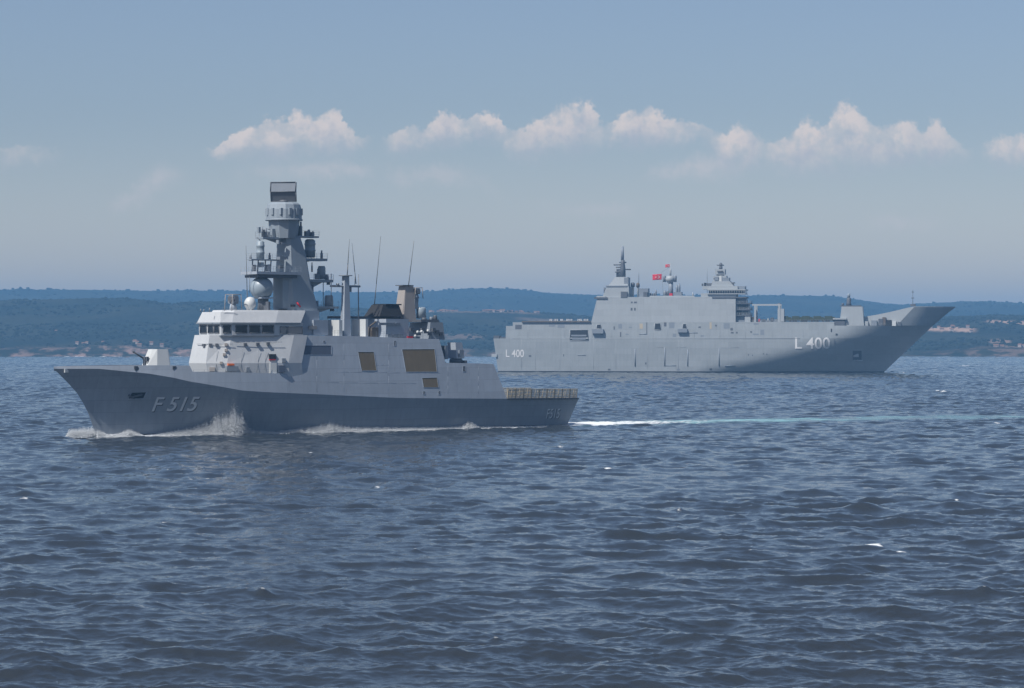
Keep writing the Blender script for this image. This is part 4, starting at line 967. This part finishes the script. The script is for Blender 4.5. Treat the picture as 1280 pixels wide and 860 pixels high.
def an_side(px, py, out=0.0):
    v = 15
    for _ in range(40): p = AN.P(px, py, v); v = .5 * v + .5 * (float(an_b(p.x, p.z)) + out)
    return AN.P(px, py, v)
def build_an_hull():
    A_step = AN.A(641, 15.7); zs = [-4, 0, 1.5, 4, 7, 10, 13, ZKN - .01, ZKN + .3, 20, ZFO]
    ts = np.concatenate([np.linspace(0, .5, 18), np.linspace(.52, 1, 52)]); m = AMB(); n = len(ts); rows = []
    for z in zs:
        a0 = STERN + 2.2 * (1 - np.clip(z / ZKN, 0, 1)); a = a0 + ts * (float(an_tip(z)) - a0); rows.append(np.stack([a, an_b(a, np.full_like(a, z)), np.full_like(a, z)], -1))
    zlim = AN.Z(424, STERN, 15.5)
    for sg in (1, -1):
        V = np.concatenate(rows) * np.array([1, sg, 1]); F = []
        for j in range(len(zs) - 1):
            for i in range(n - 1):
                if zs[j] > zlim - 1 and ts[i] < .1 and rows[j][i + 1][0] < A_step: continue
                F.append((j * n + i, j * n + i + 1, (j + 1) * n + i + 1, (j + 1) * n + i))
        m.add(V, F, True)
    tv = [(r[0][0], s * r[0][1], r[0][2]) for r in rows[:8] for s in (1, -1)]; m.add(tv, [(2 * j, 2 * j + 1, 2 * j + 3, 2 * j + 2) for j in range(7)])
    # upper side strip up to the flight deck from the stern step to the forward cut-out
    aa = np.linspace(A_step, AN.A(1043, 15.8), 40)
    for sg in (1, -1): m.add([(a, sg * float(an_b(a, ZFO)), ZFO) for a in aa] + [(a, sg * 15.75, ZD) for a in aa], [(i, i + 1, 40 + i + 1, 40 + i) for i in range(39)])
    for a in (aa[0], aa[-1]): m.add([(a, 15.75, ZKN - 3), (a, -15.75, ZKN - 3), (a, -15.75, ZD), (a, 15.75, ZD)], [(0, 1, 2, 3)])
    h_ = m.build('hull', 'far_hull')
    # bow shell that carries the ramp: from the forecastle edge up to the ramp's lip
    zt = AN.Z(384.0, AN.A(1170, 0), 0)
    top = [(AN.A(x, v), v, zt) for x, v in ((1143, 10.5), (1151, 9.0), (1160, 6.8), (1170, 3.8), (1179, .2), (1187, -4), (1193, -8.5), (1194.5, -12), (1190, -15))]
    zl = ZFO; low = [(AN.A(x, v), v, zl) for x, v in ((1121, 13.6), (1132, 11.4), (1142, 9.2), (1150, 6.8), (1157, 4.4), (1163, 1.5), (1166, -1.0), (1160, -6), (1140, -12))]
    b = AMB(); k = len(top); R_ = 6; V = []
    for j in range(R_ + 1):
        t = j / R_; V += [tuple(np.array(q) * (1 - t) + np.array(p) * t) for p, q in zip(top, low)]
    b.add(V, [(j * k + i, j * k + i + 1, (j + 1) * k + i + 1, (j + 1) * k + i) for j in range(R_) for i in range(k - 1)], True); b.build('bow_flare', 'far_hull')
    # ramp: rising deck with its own starboard wall
    cs = [(AN.A(x, 10.5), AN.Z(y, AN.A(x, 10.5), 10.5)) for x, y in ((1043, 400), (1062, 398.5), (1080, 396), (1096, 393.3), (1110, 390.5), (1125, 387), (1135, 384.6), (1143, 383.2))]
    r = AMB(); nn = len(cs)
    V = [(a, 10.5, z) for a, z in cs] + [(a, -15.7, z) for a, z in cs] + [(a, 10.5, ZFO) for a, z in cs[:-1]] + [(AN.A(1121, 10.5), 10.5, ZFO)] + [(a, -15.7, ZFO) for a, z in cs]
    F = [(i, i + 1, nn + i + 1, nn + i) for i in range(nn - 1)] + [(i, i + 1, 2 * nn + i + 1, 2 * nn + i) for i in range(nn - 1)] + [(nn + i, nn + i + 1, 3 * nn + i + 1, 3 * nn + i) for i in range(nn - 1)]
    r.add(V, F)
    lip = top[1:]; a0, z0 = cs[-1]
    r.add([(a, v, z + .35) for a, v, z in top] + [(a, v, z - .05) for a, v, z in top], [tuple(range(len(top)))] + [(i, i + 1, len(top) + i + 1, len(top) + i) for i in range(len(top) - 1)])
    r.build('ski_jump', 'far')
    # decks
    d = AMB(); aa = np.linspace(A_step, AN.A(1043, 15.8), 12); d.add([(a, s * 15.7, ZD - .02) for a in aa for s in (1, -1)], [(2 * i, 2 * i + 1, 2 * i + 3, 2 * i + 2) for i in range(11)])
    d.add([(a, s * float(an_b(a, ZFO)) * .995, ZFO - .05) for a in np.linspace(AN.A(1043, 15.8), BOW1, 30) for s in (1, -1)], [(2 * i, 2 * i + 1, 2 * i + 3, 2 * i + 2) for i in range(29)])
    zq = zlim - .3; d.add([(STERN, -15.3, zq), (STERN, 15.3, zq), (A_step + .5, 15.5, zq), (A_step + .5, -15.5, zq)], [(0, 1, 2, 3)])
    d.build('flight_deck', 'deck')
build_an_hull()
def abox(name, x0, x1, y0, y1, v0, v1, mat='far', parent=None, taper=(0, 0), zb=None):
    """box between photograph columns measured on its camera-side face v1, back to v0; taper = slope of its (after, fore) ends in metres"""
    a0, a1 = AN.A(x0, v1), AN.A(x1, v1); am = (a0 + a1) / 2; zt, z0 = AN.Z(y0, am, v1), AN.Z(y1, am, v1)
    return AMB().prism([(a0, v0), (a1, v0), (a1, v1), (a0, v1)], z0, [(a0 + taper[0], v0), (a1 - taper[1], v0), (a1 - taper[1], v1), (a0 + taper[0], v1)], zt).build(name, mat, parent)
def apanel(name, x0, x1, y0, y1, mat, out=.06, parent=None, frame=True):
    P = [an_side(x, y) for x, y in ((x0, y0), (x1, y0), (x1, y1), (x0, y1))]; o = AMB().add([(p.x, p.y + out, p.z) for p in P], [(0, 1, 2, 3)]).build(name, mat, parent)
    if frame:
        f = AMB()
        for i in range(4): p, q = P[i], P[(i + 1) % 4]; f.rod((p.x, p.y + .08, p.z), (q.x, q.y + .08, q.z), .16, n=4)
        f.build('frame', 'far', o)
    return o
# stern quarter deck and its fittings
for x0, x1, y0 in ((617, 624, 419.5), (625, 632, 421), (633, 639, 420)): abox('mooring_fitting', x0, x1, y0, 424.8, 9, 14.5, 'dark')
abox('stern_gallery', 644, 652, 406, 411.5, 12, 15.9, 'dark'); abox('deck_edge_net', 652, 738, 401.2, 402.6, 15.2, 16.6, 'brown')
abox('stern_sponson', 614.5, 621, 442.5, 446, 10, 15.8, 'far')
bay = apanel('boat_bay', 712.5, 735.5, 412.5, 425.5, 'black')
for q in ((714, 733, 418.5, 420.5), (715, 732, 422, 424.5)): apanel('boat_rack', *q, 'radar', .14, bay, False)
apanel('deck_opening', 746, 751.5, 405.8, 411, 'black'); abox('side_platform', 740, 754, 411.3, 416.8, 15.5, 17.6, 'radar')
apanel('cargo_door', 818.5, 826, 404.2, 412.2, 'black'); apanel('deck_opening', 853.5, 858, 405, 411, 'black'); abox('side_platform', 847, 859, 411, 415.5, 15.5, 17.4, 'radar')
apanel('yellow_panel', 799.5, 803.5, 404.5, 411, 'net', frame=False); apanel('rust_panel', 887, 889.5, 403, 411, 'net', frame=False)
for q in ((686, 694, 403.5, 408), (697, 706, 404, 409.5), (767, 768.5, 408, 412), (773, 777.5, 405, 410.5), (775, 776.5, 415, 421), (786, 790, 408.5, 409.8), (782, 786, 417.2, 418.6), (830, 833, 403, 408), (836.5, 843, 403, 410), (841, 845, 417, 421), (876, 880, 418.8, 420.6), (873, 876, 408, 410), (904.5, 912, 404, 410.5), (913, 916, 410, 413), (913.5, 917, 415, 416.8), (920, 922, 414.8, 416.8), (942, 948, 403.8, 405.8), (941, 948, 417, 418.6), (950.5, 955, 412, 418.6), (938, 940, 414, 416), (894, 896, 406, 408), (808, 809, 403, 418), (704, 705, 443, 445.5), (806.5, 808, 453, 455.5), (846, 850, 461, 463), (887, 890, 460.5, 463), (760, 763, 461, 463), (661, 664, 444, 446), (935, 936, 442.5, 444.5), (940, 941, 443.5, 445), (954, 955, 441.5, 443), (958, 959, 442, 443.5), (751, 754, 417, 418.5)):
    apanel('scuttle', *q, 'radar' if (q[1] - q[0]) > 3.5 else 'dark', .05, frame=False)
m = AMB()                                                           # side ports, shell doors and seams
def strip(x0, y0, x1, y1, r):
    p, q = an_side(x0, y0), an_side(x1, y1); m.rod((p.x, p.y + .03, p.z), (q.x, q.y + .03, q.z), r, n=5)
for x, y0, y1 in ((794, 436.5, 458), (831, 434.5, 457.5), (859.7, 436.5, 457.5), (899, 435.5, 457.5)): strip(x, y0, x, y1, .30)
for x0, x1, y in ((832, 845, 457), (906, 919, 457), (799, 809, 417.6), (858, 872, 416), (722, 732, 444)): strip(x0, y, x1, y, .16)
m.split('fender_strake', 'radar')
m = AMB()
for x in (652, 848, 884, 926, 809, 669, 700, 742, 770, 960, 990): strip(x, 424, x, 462, .05)
for x in (660, 706, 741, 764, 800, 834, 868, 900, 932, 966, 1004): strip(x, 404, x, 422, .04)
for x0, x1, y in ((640, 1000, 423.2),): strip(x0, y, x1, y, .10)
for x0, x1, y in ((820, 829, 434), (845, 858, 434), (902, 924, 434.5)): strip(x0, y, x1, y, .06)
m.split('seam', 'far')
# lettering
def an_text(body, x0, x1, y0, y1, mat, out=.1):
    A0, A1 = an_side(x0, y1).x, an_side(x1, y1).x; Z1, Z0 = an_side((x0 + x1) / 2, y0).z, an_side((x0 + x1) / 2, y1).z
    def fn(u_, w, proud): z = Z0 + (Z1 - Z0) * w; a = A0 + (A1 - A0) * u_; return (a, -(float(an_b(a, z)) + proud), z)
    return lettering(body, fn, mat, carrier, out)
an_text('L 400', 994, 1038, 421.8, 436.2, 'letter_white'); an_text('L 400', 632.5, 655, 437, 446.5, 'letter_white')
ap = apanel('anchor_pocket', 1066, 1077, 438.5, 450, 'dark', .1, None, False); 
m = AMB(); p = an_side(1070, 444); m.box(p.x - 1.3, p.x + 1.3, p.y - .3, p.y + .5, p.z - .9, p.z + .7); p = an_side(1072, 450.5); m.box(p.x - 2.6, p.x + 2.6, p.y - .5, p.y + .35, p.z - .3, p.z + .3); m.build('anchor', 'far', ap)
for q in ((1044.5, 1047, 417, 419.2), (1038.5, 1040, 411, 415)): apanel('scuttle', *q, 'black', .08, frame=False)
# forecastle at deck-edge: gallery, gear, forward deckhouse with its sensor
abox('forward_gallery', 1043, 1056, 399.5, 407.2, 10, 15.4, 'dark'); abox('gallery_roof', 1041, 1058, 397.5, 399.4, 9, 15.9, 'far')
fh = abox('forward_deckhouse', 1049, 1080, 383.2, 407.2, 7, 14.2, 'far', taper=(1.2, .8)); abox('deckhouse_roof', 1050, 1076, 381.8, 383.1, 8, 13.5, 'dark')
def alathe(name, cx, y0, y1, r_px, v, mat='far', n=12, prof=((1, 0), (1, 1)), parent=None):
    p = AN.P(cx, y1, v); s = AN.Y(p.x, v) / FOC; return AMB().lathe(p, [(max(r_px * s * a_, .01), (y1 - y0) * s * b_) for a_, b_ in prof], n).build(name, mat, parent)
alathe('gun_director', 1061, 371.5, 382, 2.8, 11, 'dark', prof=((1.3, 0), (1, .3), (1, .8), (.5, 1))); alathe('director_dome', 1061, 367, 372, 1.8, 11, 'dome', prof=CAN); alathe('vent', 1053.5, 379, 382, 1.6, 11, 'dark')
for x0, x1, y0, mt in ((1068, 1074, 403, 'dark'), (1081, 1085, 401.5, 'far'), (1089, 1096, 400.5, 'radar'), (1098, 1104, 398.5, 'dark'), (1108, 1114, 400, 'black'), (1115, 1120, 401.5, 'white'), (1122, 1126, 402.5, 'dark'), (1103, 1107, 396.5, 'brown')): abox('deck_gear', x0, x1, y0, 407.3, 10.6, 13.2, mt)
m = AMB(); m.rails([(a, float(an_b(a, ZFO)) - .3, ZFO) for a in np.linspace(AN.A(1058, 14), AN.A(1119, 13), 8)], 1.2, .06, 2.2); m.rails([(a, 15.6, ZD) for a in np.linspace(AN.A(660, 16), AN.A(735, 16), 6)], 1.1, .05, 3); m.rails([(a, 15.6, ZD) for a in np.linspace(AN.A(940, 16), AN.A(1040, 16), 6)], 1.1, .05, 3); m.split('guard_rail', 'far')
m = AMB(); p = AN.P(1141, 383, 6); m.rod(p, (p.x, p.y, p.z + 8.3), .16, .08, n=6); m.box(p.x - .7, p.x + .7, 5.6, 6.4, p.z + 4, p.z + 4.4); m.box(p.x - .5, p.x + .5, 5.6, 6.4, p.z + 7, p.z + 7.4); m.box(p.x - 1.2, p.x + 1.4, 5, 7, p.z, p.z + 1.2); m.build('jackstaff', 'dark')
# gantry forward of the island
m = AMB(); g0, g1 = AN.P(944, 402, 14.2), AN.P(974, 402, 14.2); zt = AN.Z(382, g0.x, 14)
for g in (g0, g1): m.box(g.x - .5, g.x + .5, 13.6, 14.6, ZD, zt); m.box(g.x - .4, g.x + .4, 6.6, 7.4, ZD, zt)
m.box(g0.x - 1.6, g1.x + .8, 13.7, 14.5, zt - .02, zt + .8); m.box(g0.x - 1.0, g1.x + .6, 6.7, 7.3, zt - .02, zt + .7); m.split('boat_gantry', 'far')
abox('crane_base', 972, 980, 386, 402, 11, 14.4, 'far'); alathe('crane_head', 974, 379, 386, 1.8, 12.5, 'dark')

for x0, x1, y0, mt in ((948, 950, 398.6, 'red'), (952, 957, 399, 'dark'), (959, 961, 398, 'far'), (963, 967, 397, 'dark'), (968, 971, 399, 'radar'), (938, 942, 396, 'brown'), (940, 972, 400.6, 'radar')): abox('deck_gear', x0, x1, y0, 402.6, 11, 13.2, mt)
# --- island
ISL = 15.3
abox('island', 739, 919.5, 371.2, 402.6, 4.0, ISL, 'isl', taper=(3.2, 0))
abox('island_aft_step', 745.5, 757, 369.8, 372.2, 5, ISL - .3, 'far'); abox('island_edge', 743, 759, 371.5, 373.5, 4.8, ISL + .5, 'dark')
abox('funnel_base', 753, 786, 358, 371.3, 5.5, 14.6, 'far', taper=(2.2, 0))
m = AMB(); a0, a1 = AN.A(760, 14), AN.A(785, 14); z0, z1 = AN.Z(358, a0, 10), AN.Z(346.5, a0, 10)
m.prism([(a0, 6.5), (a1, 6.5), (a1, 14.2), (a0, 14.2)], z0, [(a0 + 3.6, 7.2), (a1 - .5, 7.2), (a1 - .5, 13.4), (a0 + 3.6, 13.4)], z1); m.build('after_mast_base', 'far')
abox('mast_platform', 757, 784, 357, 358.2, 6, 14.9, 'radar'); abox('exhaust_recess', 776, 784, 364.5, 372, 14.4, 15.5, 'dark'); abox('mast_shade', 780, 785.5, 346.8, 358, 8, 14, 'radar')
am = alathe('after_mast', 778.5, 325, 347, 3.4, 10, 'dark', 8, ((1.1, 0), (1, .5), (.75, .8), (.7, 1)))
alathe('pole_aerial', 778, 308, 326, 1.9, 10, 'radar', 10, ((1, 0), (1, .5), (.8, 1)))
m = AMB()
for x0, x1, y in ((767, 779, 331), (771, 788.5, 336.8), (774, 783, 328), (769, 776, 340), (770, 777, 334)): p, q = AN.P(x0, y, 10), AN.P(x1, y, 10); m.rod(p, q, .35, n=5)
for x in (771, 774): m.rod(AN.P(x, 336, 10), AN.P(x, 347, 10), .3, n=5)
m.split('mast_yard', 'dark')
alathe('aerial_cage', 772.5, 338, 347, 1.6, 9, 'radar'); alathe('lamp', 756, 359.5, 366, 1.3, 12, 'dark')
for x, y0, y1, r, mt in ((791, 353, 371, 1.6, 'far'), (791, 353, 358.5, 2.6, 'dark'), (797.5, 353.5, 371, 1.3, 'far'), (797.5, 353.5, 359, 2.2, 'brown'), (798.5, 340, 354, .35, 'radar'), (820, 362, 371.3, 1.2, 'radar'), (814, 366, 371.3, 1.8, 'radar'), (817.5, 366.5, 371.3, 1.6, 'dark'), (866, 365.5, 371.3, .9, 'far'), (846, 356, 371.3, 1.4, 'radar'), (849, 354, 371.3, 1.6, 'radar'), (831, 363, 371.3, 2.2, 'radar'), (834.5, 364, 371.3, 1.6, 'dark'), (884, 336, 366, .3, 'radar')):
    alathe('roof_aerial', x, y0, y1, r, 10.5, mt, 10, ((1, 0), (1, .7), (.6, 1)))
abox('roof_house', 799, 810, 360.5, 371.3, 8, 13.5, 'radar'); abox('roof_locker', 804, 809, 365, 371.3, 13.5, 14.3, 'dark'); abox('roof_edge', 812, 868, 369.6, 371.3, 13.6, 14.6, 'far'); abox('roof_tank', 842, 852, 365, 371.3, 9, 13, 'radar')
mm = alathe('main_mast', 838.5, 352, 371.3, 2.9, 10.5, 'radar', 10, ((1.1, 0), (1, 1)))
alathe('mast_head', 837.5, 344.8, 353.5, 5.0, 10.5, 'far', 12, ((.6, 0), (1.1, .3), (1.2, .6), (.8, 1)))
for x in (830.5, 844): alathe('sensor_ball', x, 344.5, 352.5, 1.9, 10.5, 'radar', 10, CAN)
alathe('mast_pole', 838, 329, 345, .9, 10.5, 'far', 8, ((1.4, 0), (1.1, .5), (.3, .55), (.3, 1)))
abox('mast_foot', 836.5, 840.5, 366.5, 370, 13, 13.8, 'red')
for q in ((788.6, 790.8, 377, 379), (792.5, 796, 377, 379), (788.3, 790.6, 384.8, 388.2), (792.6, 794.6, 384.8, 388.2)): abox('window', *q, ISL - .2, ISL + .05, 'dark')
# bridge end of the island
abox('bridge_house', 876, 920, 366.6, 371.3, 4.5, 15.0, 'far'); abox('island_overhang', 890, 933, 371, 372.6, 4.5, 15.6, 'dark')
wz = abox('flying_bridge', 886, 931, 363.2, 366.6, 4.2, 15.6, 'glass'); abox('bridge_brow', 884, 932, 361.6, 363.0, 4.0, 15.9, 'far'); abox('bridge_sill', 884, 931.5, 366.7, 367.8, 4.0, 15.8, 'far')
abox('bridge_roof_house', 878, 922, 357.5, 361.6, 5.5, 14.6, 'far'); abox('bridge_roof_house', 921, 931, 357.8, 361.5, 7, 13.6, 'radar')
m = AMB()
for x in np.linspace(888, 930, 15): p = AN.P(x, 365, 15.65); m.rod((p.x, 15.65, AN.Z(366.6, p.x, 15.6)), (p.x, 15.65, AN.Z(363.1, p.x, 15.6)), .14, n=4)
m.build('mullion', 'far', wz)
abox('tower_base', 889, 917, 351.5, 357.5, 6.5, 13.5, 'far', taper=(.6, 2)); abox('tower', 891.5, 908, 344.5, 351.5, 7.5, 12.8, 'far'); abox('tower_wing', 903, 911.5, 347, 352, 8, 13, 'radar')
abox('tower_top', 893.8, 906.2, 336.4, 343, 8, 12.4, 'far'); abox('tower_neck', 895.5, 904.5, 342.5, 345, 8.5, 12, 'dark'); alathe('radar_pedestal', 901, 333, 336.5, 2.2, 10.2, 'dark'); alathe('nav_radar', 901, 328.5, 333.2, 1.3, 10.2, 'dark', prof=((1, 0), (1.6, .3), (1.6, .6), (.7, 1)))
m = AMB()
for x0, x1, y in ((896, 905, 331.5), (896.5, 904, 339), (892, 899, 348), (880, 889, 355), (912, 919, 353.5)): m.rod(AN.P(x0, y, 12.9), AN.P(x1, y, 12.9), .28, n=5)
m.split('radar_arm', 'dark')
for x0, x1, y0, y1, mt in ((880, 882.5, 353.5, 357.5, 'black'), (884, 889.5, 354, 357.5, 'dark'), (912, 917, 354, 357.6, 'dark'), (893, 898, 346, 350.5, 'radar'), (877, 878.5, 354.5, 357.5, 'dark'), (899, 902, 344.5, 352, 'white')): abox('tower_fitting', x0, x1, y0, y1, 11, 13.2, mt)
# stepped forward face with its galleries; its shade painted as a darker grey
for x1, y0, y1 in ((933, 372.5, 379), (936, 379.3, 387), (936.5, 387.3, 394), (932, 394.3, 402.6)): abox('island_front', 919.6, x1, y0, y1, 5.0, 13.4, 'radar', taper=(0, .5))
for y in (379.1, 387.1, 394.1): abox('gallery', 919.8, 938, y - .5, y + .7, 4.6, 14.8, 'dark')
abox('gallery_opening', 922, 935, 381.5, 386, 13.3, 13.5, 'black'); abox('gallery_opening', 921, 927, 388, 393.5, 13.3, 13.5, 'black'); abox('gallery_opening', 928, 935.5, 389, 393, 13.3, 13.5, 'dark')
m = AMB()
for y in (378.6, 386.6, 393.6):
    a0, a1 = AN.A(920, 14.8), AN.A(938, 14.8); z = AN.Z(y, a0, 14.8); m.rails([(a0, 14.7, z), (a1, 14.7, z), (a1, 5, z)], 1.1, .06, 1.6)
m.split('gallery_rail', 'far'); abox('front_house', 931, 938, 394, 402.6, 6, 14.5, 'far')

# --- things on deck
def flag_mesh(wd, ht, name, label, loc, mat='red', emblem=True):
    nx, ny = 14, 8; V = []
    def wave(u_, w_): return .16 * wd * .35 * math.sin(u_ * 7 + w_ * 1.5) * (.25 + u_)
    m = MB(); V = [(-wd * i / nx, wave(i / nx, j / ny), ht * (j / ny) - .10 * ht * (i / nx)) for j in range(ny + 1) for i in range(nx + 1)]
    k = len(V); F = [(j * (nx + 1) + i, j * (nx + 1) + i + 1, (j + 1) * (nx + 1) + i + 1, (j + 1) * (nx + 1) + i) for j in range(ny) for i in range(nx)]
    m.add(V, F, True); root = m.build(name, mat); root.location = loc; root.rotation_euler = (0, 0, math.atan2(AN.h[1], AN.h[0])); tag(root, label, 'flag')
    so_ = root.modifiers.new('cloth', 'SOLIDIFY'); so_.thickness = .03; so_.offset = 0
    if emblem:
        def put(u_, w_, s): return (-wd * u_, wave(u_, w_) + s, ht * w_ - .10 * ht * u_)
        for s in (-.06, .06):
            e = MB(); n = 24; asp = ht / wd; ou = []; inn = []
            for i in range(n + 1):
                t = R(35) + (2 * math.pi - R(70)) * i / n; ou.append(put(.38 + .25 * asp * math.cos(t), .5 + .25 * math.sin(t), s)); inn.append(put(.38 + (.06 + .20 * math.cos(t)) * asp * .98, .5 + .20 * math.sin(t), s))
            e.add(ou + inn, [(i, i + 1, n + 1 + i + 1, n + 1 + i) for i in range(n)])
            st = [put(.62 + asp * (.13 if i % 2 == 0 else .055) * math.cos(math.pi + math.pi * i / 5), .5 + (.13 if i % 2 == 0 else .055) * math.sin(math.pi + math.pi * i / 5), s) for i in range(10)]
            e.add(st + [put(.62, .5, s)], [(i, (i + 1) % 10, 10) for i in range(10)])
            e.build('crescent_and_star', 'letter_white', root)
    return root
p = AN.P(827, 349.5, 11); flag_mesh(4.7, 2.9, 'ensign', "large red flag with white crescent and star flying above the assault ship's island", AN.world(p.x, p.y, p.z))
p = AN.P(837, 334, 10.5); flag_mesh(2.2, 1.5, 'pennant', "small red flag at the very top of the assault ship's middle mast", AN.world(p.x, p.y, p.z))
m = AMB(); m.rod(AN.P(827.2, 340, 11), AN.P(829, 370.5, 11), .05, n=4); m.rod(AN.P(827.2, 340, 11), AN.P(837, 334, 10.5), .05, n=4); m.build('halyard', 'dark')

def person_proto():
    m = MB()
    for s in (-1, 1): m.rod((0, s * .10, 0), (0, s * .10, .45), .065, .075, n=7); m.rod((0, s * .10, .45), (0, s * .09, .9), .075, .10, n=7); m.box(-.06, .17, s * .10 - .05, s * .10 + .05, 0, .07)
    m.lathe((0, 0, 0), [(.15, .84), (.17, .95), (.15, 1.1), (.19, 1.32), (.18, 1.42), (.07, 1.48)], 10)
    for s in (-1, 1): m.rod((0, s * .2, 1.4), (.02, s * .25, 1.1), .055, .05, n=6); m.rod((.02, s * .25, 1.1), (.05, s * .23, .82), .05, .04, n=6)
    o = m.build('person', 'cloth')
    h_ = MB(); h_.rod((0, 0, 1.44), (0, 0, 1.54), .055, n=7); h_.ball((.01, 0, 1.63), .095, .12, 10); h_.build('head', 'skin', o)
    h_ = MB(); h_.lathe((0, 0, 1.68), [(.105, 0), (.12, .05), (.05, .1)], 10); h_.build('cap', 'cloth', o)
    return o
per = person_proto(); first = True
for x in (687.5, 689.5, 694, 696.5, 701, 703, 708.5, 710.5, 712.5, 714.5, 722.5, 724.5, 726.5, 730.5, 732.5, 734.5):
    o = per if first else copy_tree(per); first = False; a = AN.A(x, 14.6); o.location = AN.world(a, 14.6 + random.uniform(-.5, .5), ZD); o.rotation_euler = (0, 0, R(-100 + random.uniform(-25, 25)))
    tag(o, 'person in white uniform standing on the flight deck aft of the island', 'person', 'sailors in white lining the after flight deck')
def truck_proto():
    r = empty('army_truck'); 
    MB().prism([(-2.9, -1.15), (.9, -1.15), (.9, 1.15), (-2.9, 1.15)], 1.1, [(-2.85, -1.05), (.85, -1.05), (.85, 1.05), (-2.85, 1.05)], 2.95).build('canvas_cover', 'olive', r)
    c = MB().prism([(1.0, -1.1), (2.9, -1.1), (2.9, 1.1), (1.0, 1.1)], .8, [(1.0, -1.0), (2.2, -1.0), (2.2, 1.0), (1.0, 1.0)], 2.5).build('cab', 'olive', r)
    MB().add([(2.34, -.85, 2.35), (2.34, .85, 2.35), (2.72, .95, 1.55), (2.72, -.95, 1.55)], [(0, 1, 2, 3)]).build('windscreen', 'glass', c)
    MB().box(-2.9, 2.8, -.5, .5, .6, 1.05).build('chassis', 'dark', r)
    for x in (-2.1, -.9, 2.0):
        for s in (-1, 1): MB().rod((x, s * .75, .5), (x, s * 1.1, .5), .5, n=14).build('wheel', 'rubber', r)
    return r
tr = truck_proto()
tl = ['olive truck nearest the white boat gantry on the flight deck', 'second olive truck from the boat gantry, nosed up to the first', 'olive truck in the middle of the row on the flight deck', 'second olive truck from the grey forward deckhouse', 'olive truck right beside the grey forward deckhouse']
for i, x in enumerate((983, 997, 1010, 1024, 1038)):
    o = tr if i == 0 else copy_tree(tr); a = AN.A(x, 12.2); o.location = AN.world(a, 12.2 - .3 * (i % 2), ZD); o.rotation_euler = (0, 0, math.atan2(AN.h[1], AN.h[0])); tag(o, tl[i], 'truck', 'olive trucks parked on the flight deck')
MB_ = AMB()

# --- villas and sheds on the far shore
def house_proto(name, w, d, h_, wall, roof):
    r = empty(name); MB().box(-w / 2, w / 2, -d / 2, d / 2, -3, h_).build('wall', wall, r)
    MB().add([(-w / 2 - .3, -d / 2 - .3, h_ + .02), (w / 2 + .3, -d / 2 - .3, h_ + .02), (w / 2 + .3, d / 2 + .3, h_ + .02), (-w / 2 - .3, d / 2 + .3, h_ + .02), (-w / 2 - .3, 0, h_ + d * .3), (w / 2 + .3, 0, h_ + d * .3)], [(0, 1, 5, 4), (2, 3, 4, 5), (0, 4, 3), (1, 2, 5), (0, 1, 2, 3)]).build('roof', roof, r)
    return r
wallm = paint('house_wall', (.28, .22, .19), .9); wallw = paint('house_wall_white', (.38, .33, .30), .9); roofm = paint('roof_tile', (.24, .13, .09), .9)
hp = [house_proto('hillside_house', 5.2, 4, 3.0, wallm, roofm), house_proto('hillside_house', 4.0, 3.6, 3.6, wallw, roofm)]; used = [False, False]
spots = []
r3 = np.random.default_rng(3)
def cluster(x0, x1, d0, d1, n, label, group):
    for _ in range(n):
        px = r3.uniform(x0, x1); d = r3.uniform(d0, d1); X = (px - 640) / FOC * d; i = int(r3.random() < .45)
        o = hp[i] if not used[i] else copy_tree(hp[i]); used[i] = True
        o.location = (X, d, float(hill_z(np.array([[X]]), np.array([[d]]))[0, 0])); o.rotation_euler = (0, 0, r3.uniform(-.5, .5)); o.scale = [r3.uniform(.6, .95)] * 3; tag(o, label, 'house', group)
cluster(538, 572, 3640, 3740, 12, "small tiled house in the ridge village just right of the frigate's after tower", 'ridge village beside the frigate')
cluster(598, 676, 3660, 3740, 18, "small tiled house in the pale ridge village above the assault ship's stern", "ridge village above the assault ship's stern")
cluster(1160, 1216, 3290, 3380, 10, "small tiled house on the bare strip of hill right of the ski jump", 'houses right of the ski jump')
cluster(95, 215, 2905, 3020, 9, "small tiled house above the low cliffs left of the frigate's gun", 'houses above the left cliffs')
cluster(1215, 1280, 2900, 2960, 5, "small shore house at the far right edge of the coast", 'shore houses at the right edge')
def single(px, d, label):
    X = (px - 640) / FOC * d; o = copy_tree(hp[1]); o.location = (X, d, float(hill_z(np.array([[X]]), np.array([[d]]))[0, 0])); o.rotation_euler = (0, 0, .2); tag(o, label, 'house')
single(70, 3200, 'lone pale house halfway up the wooded hill at far left')
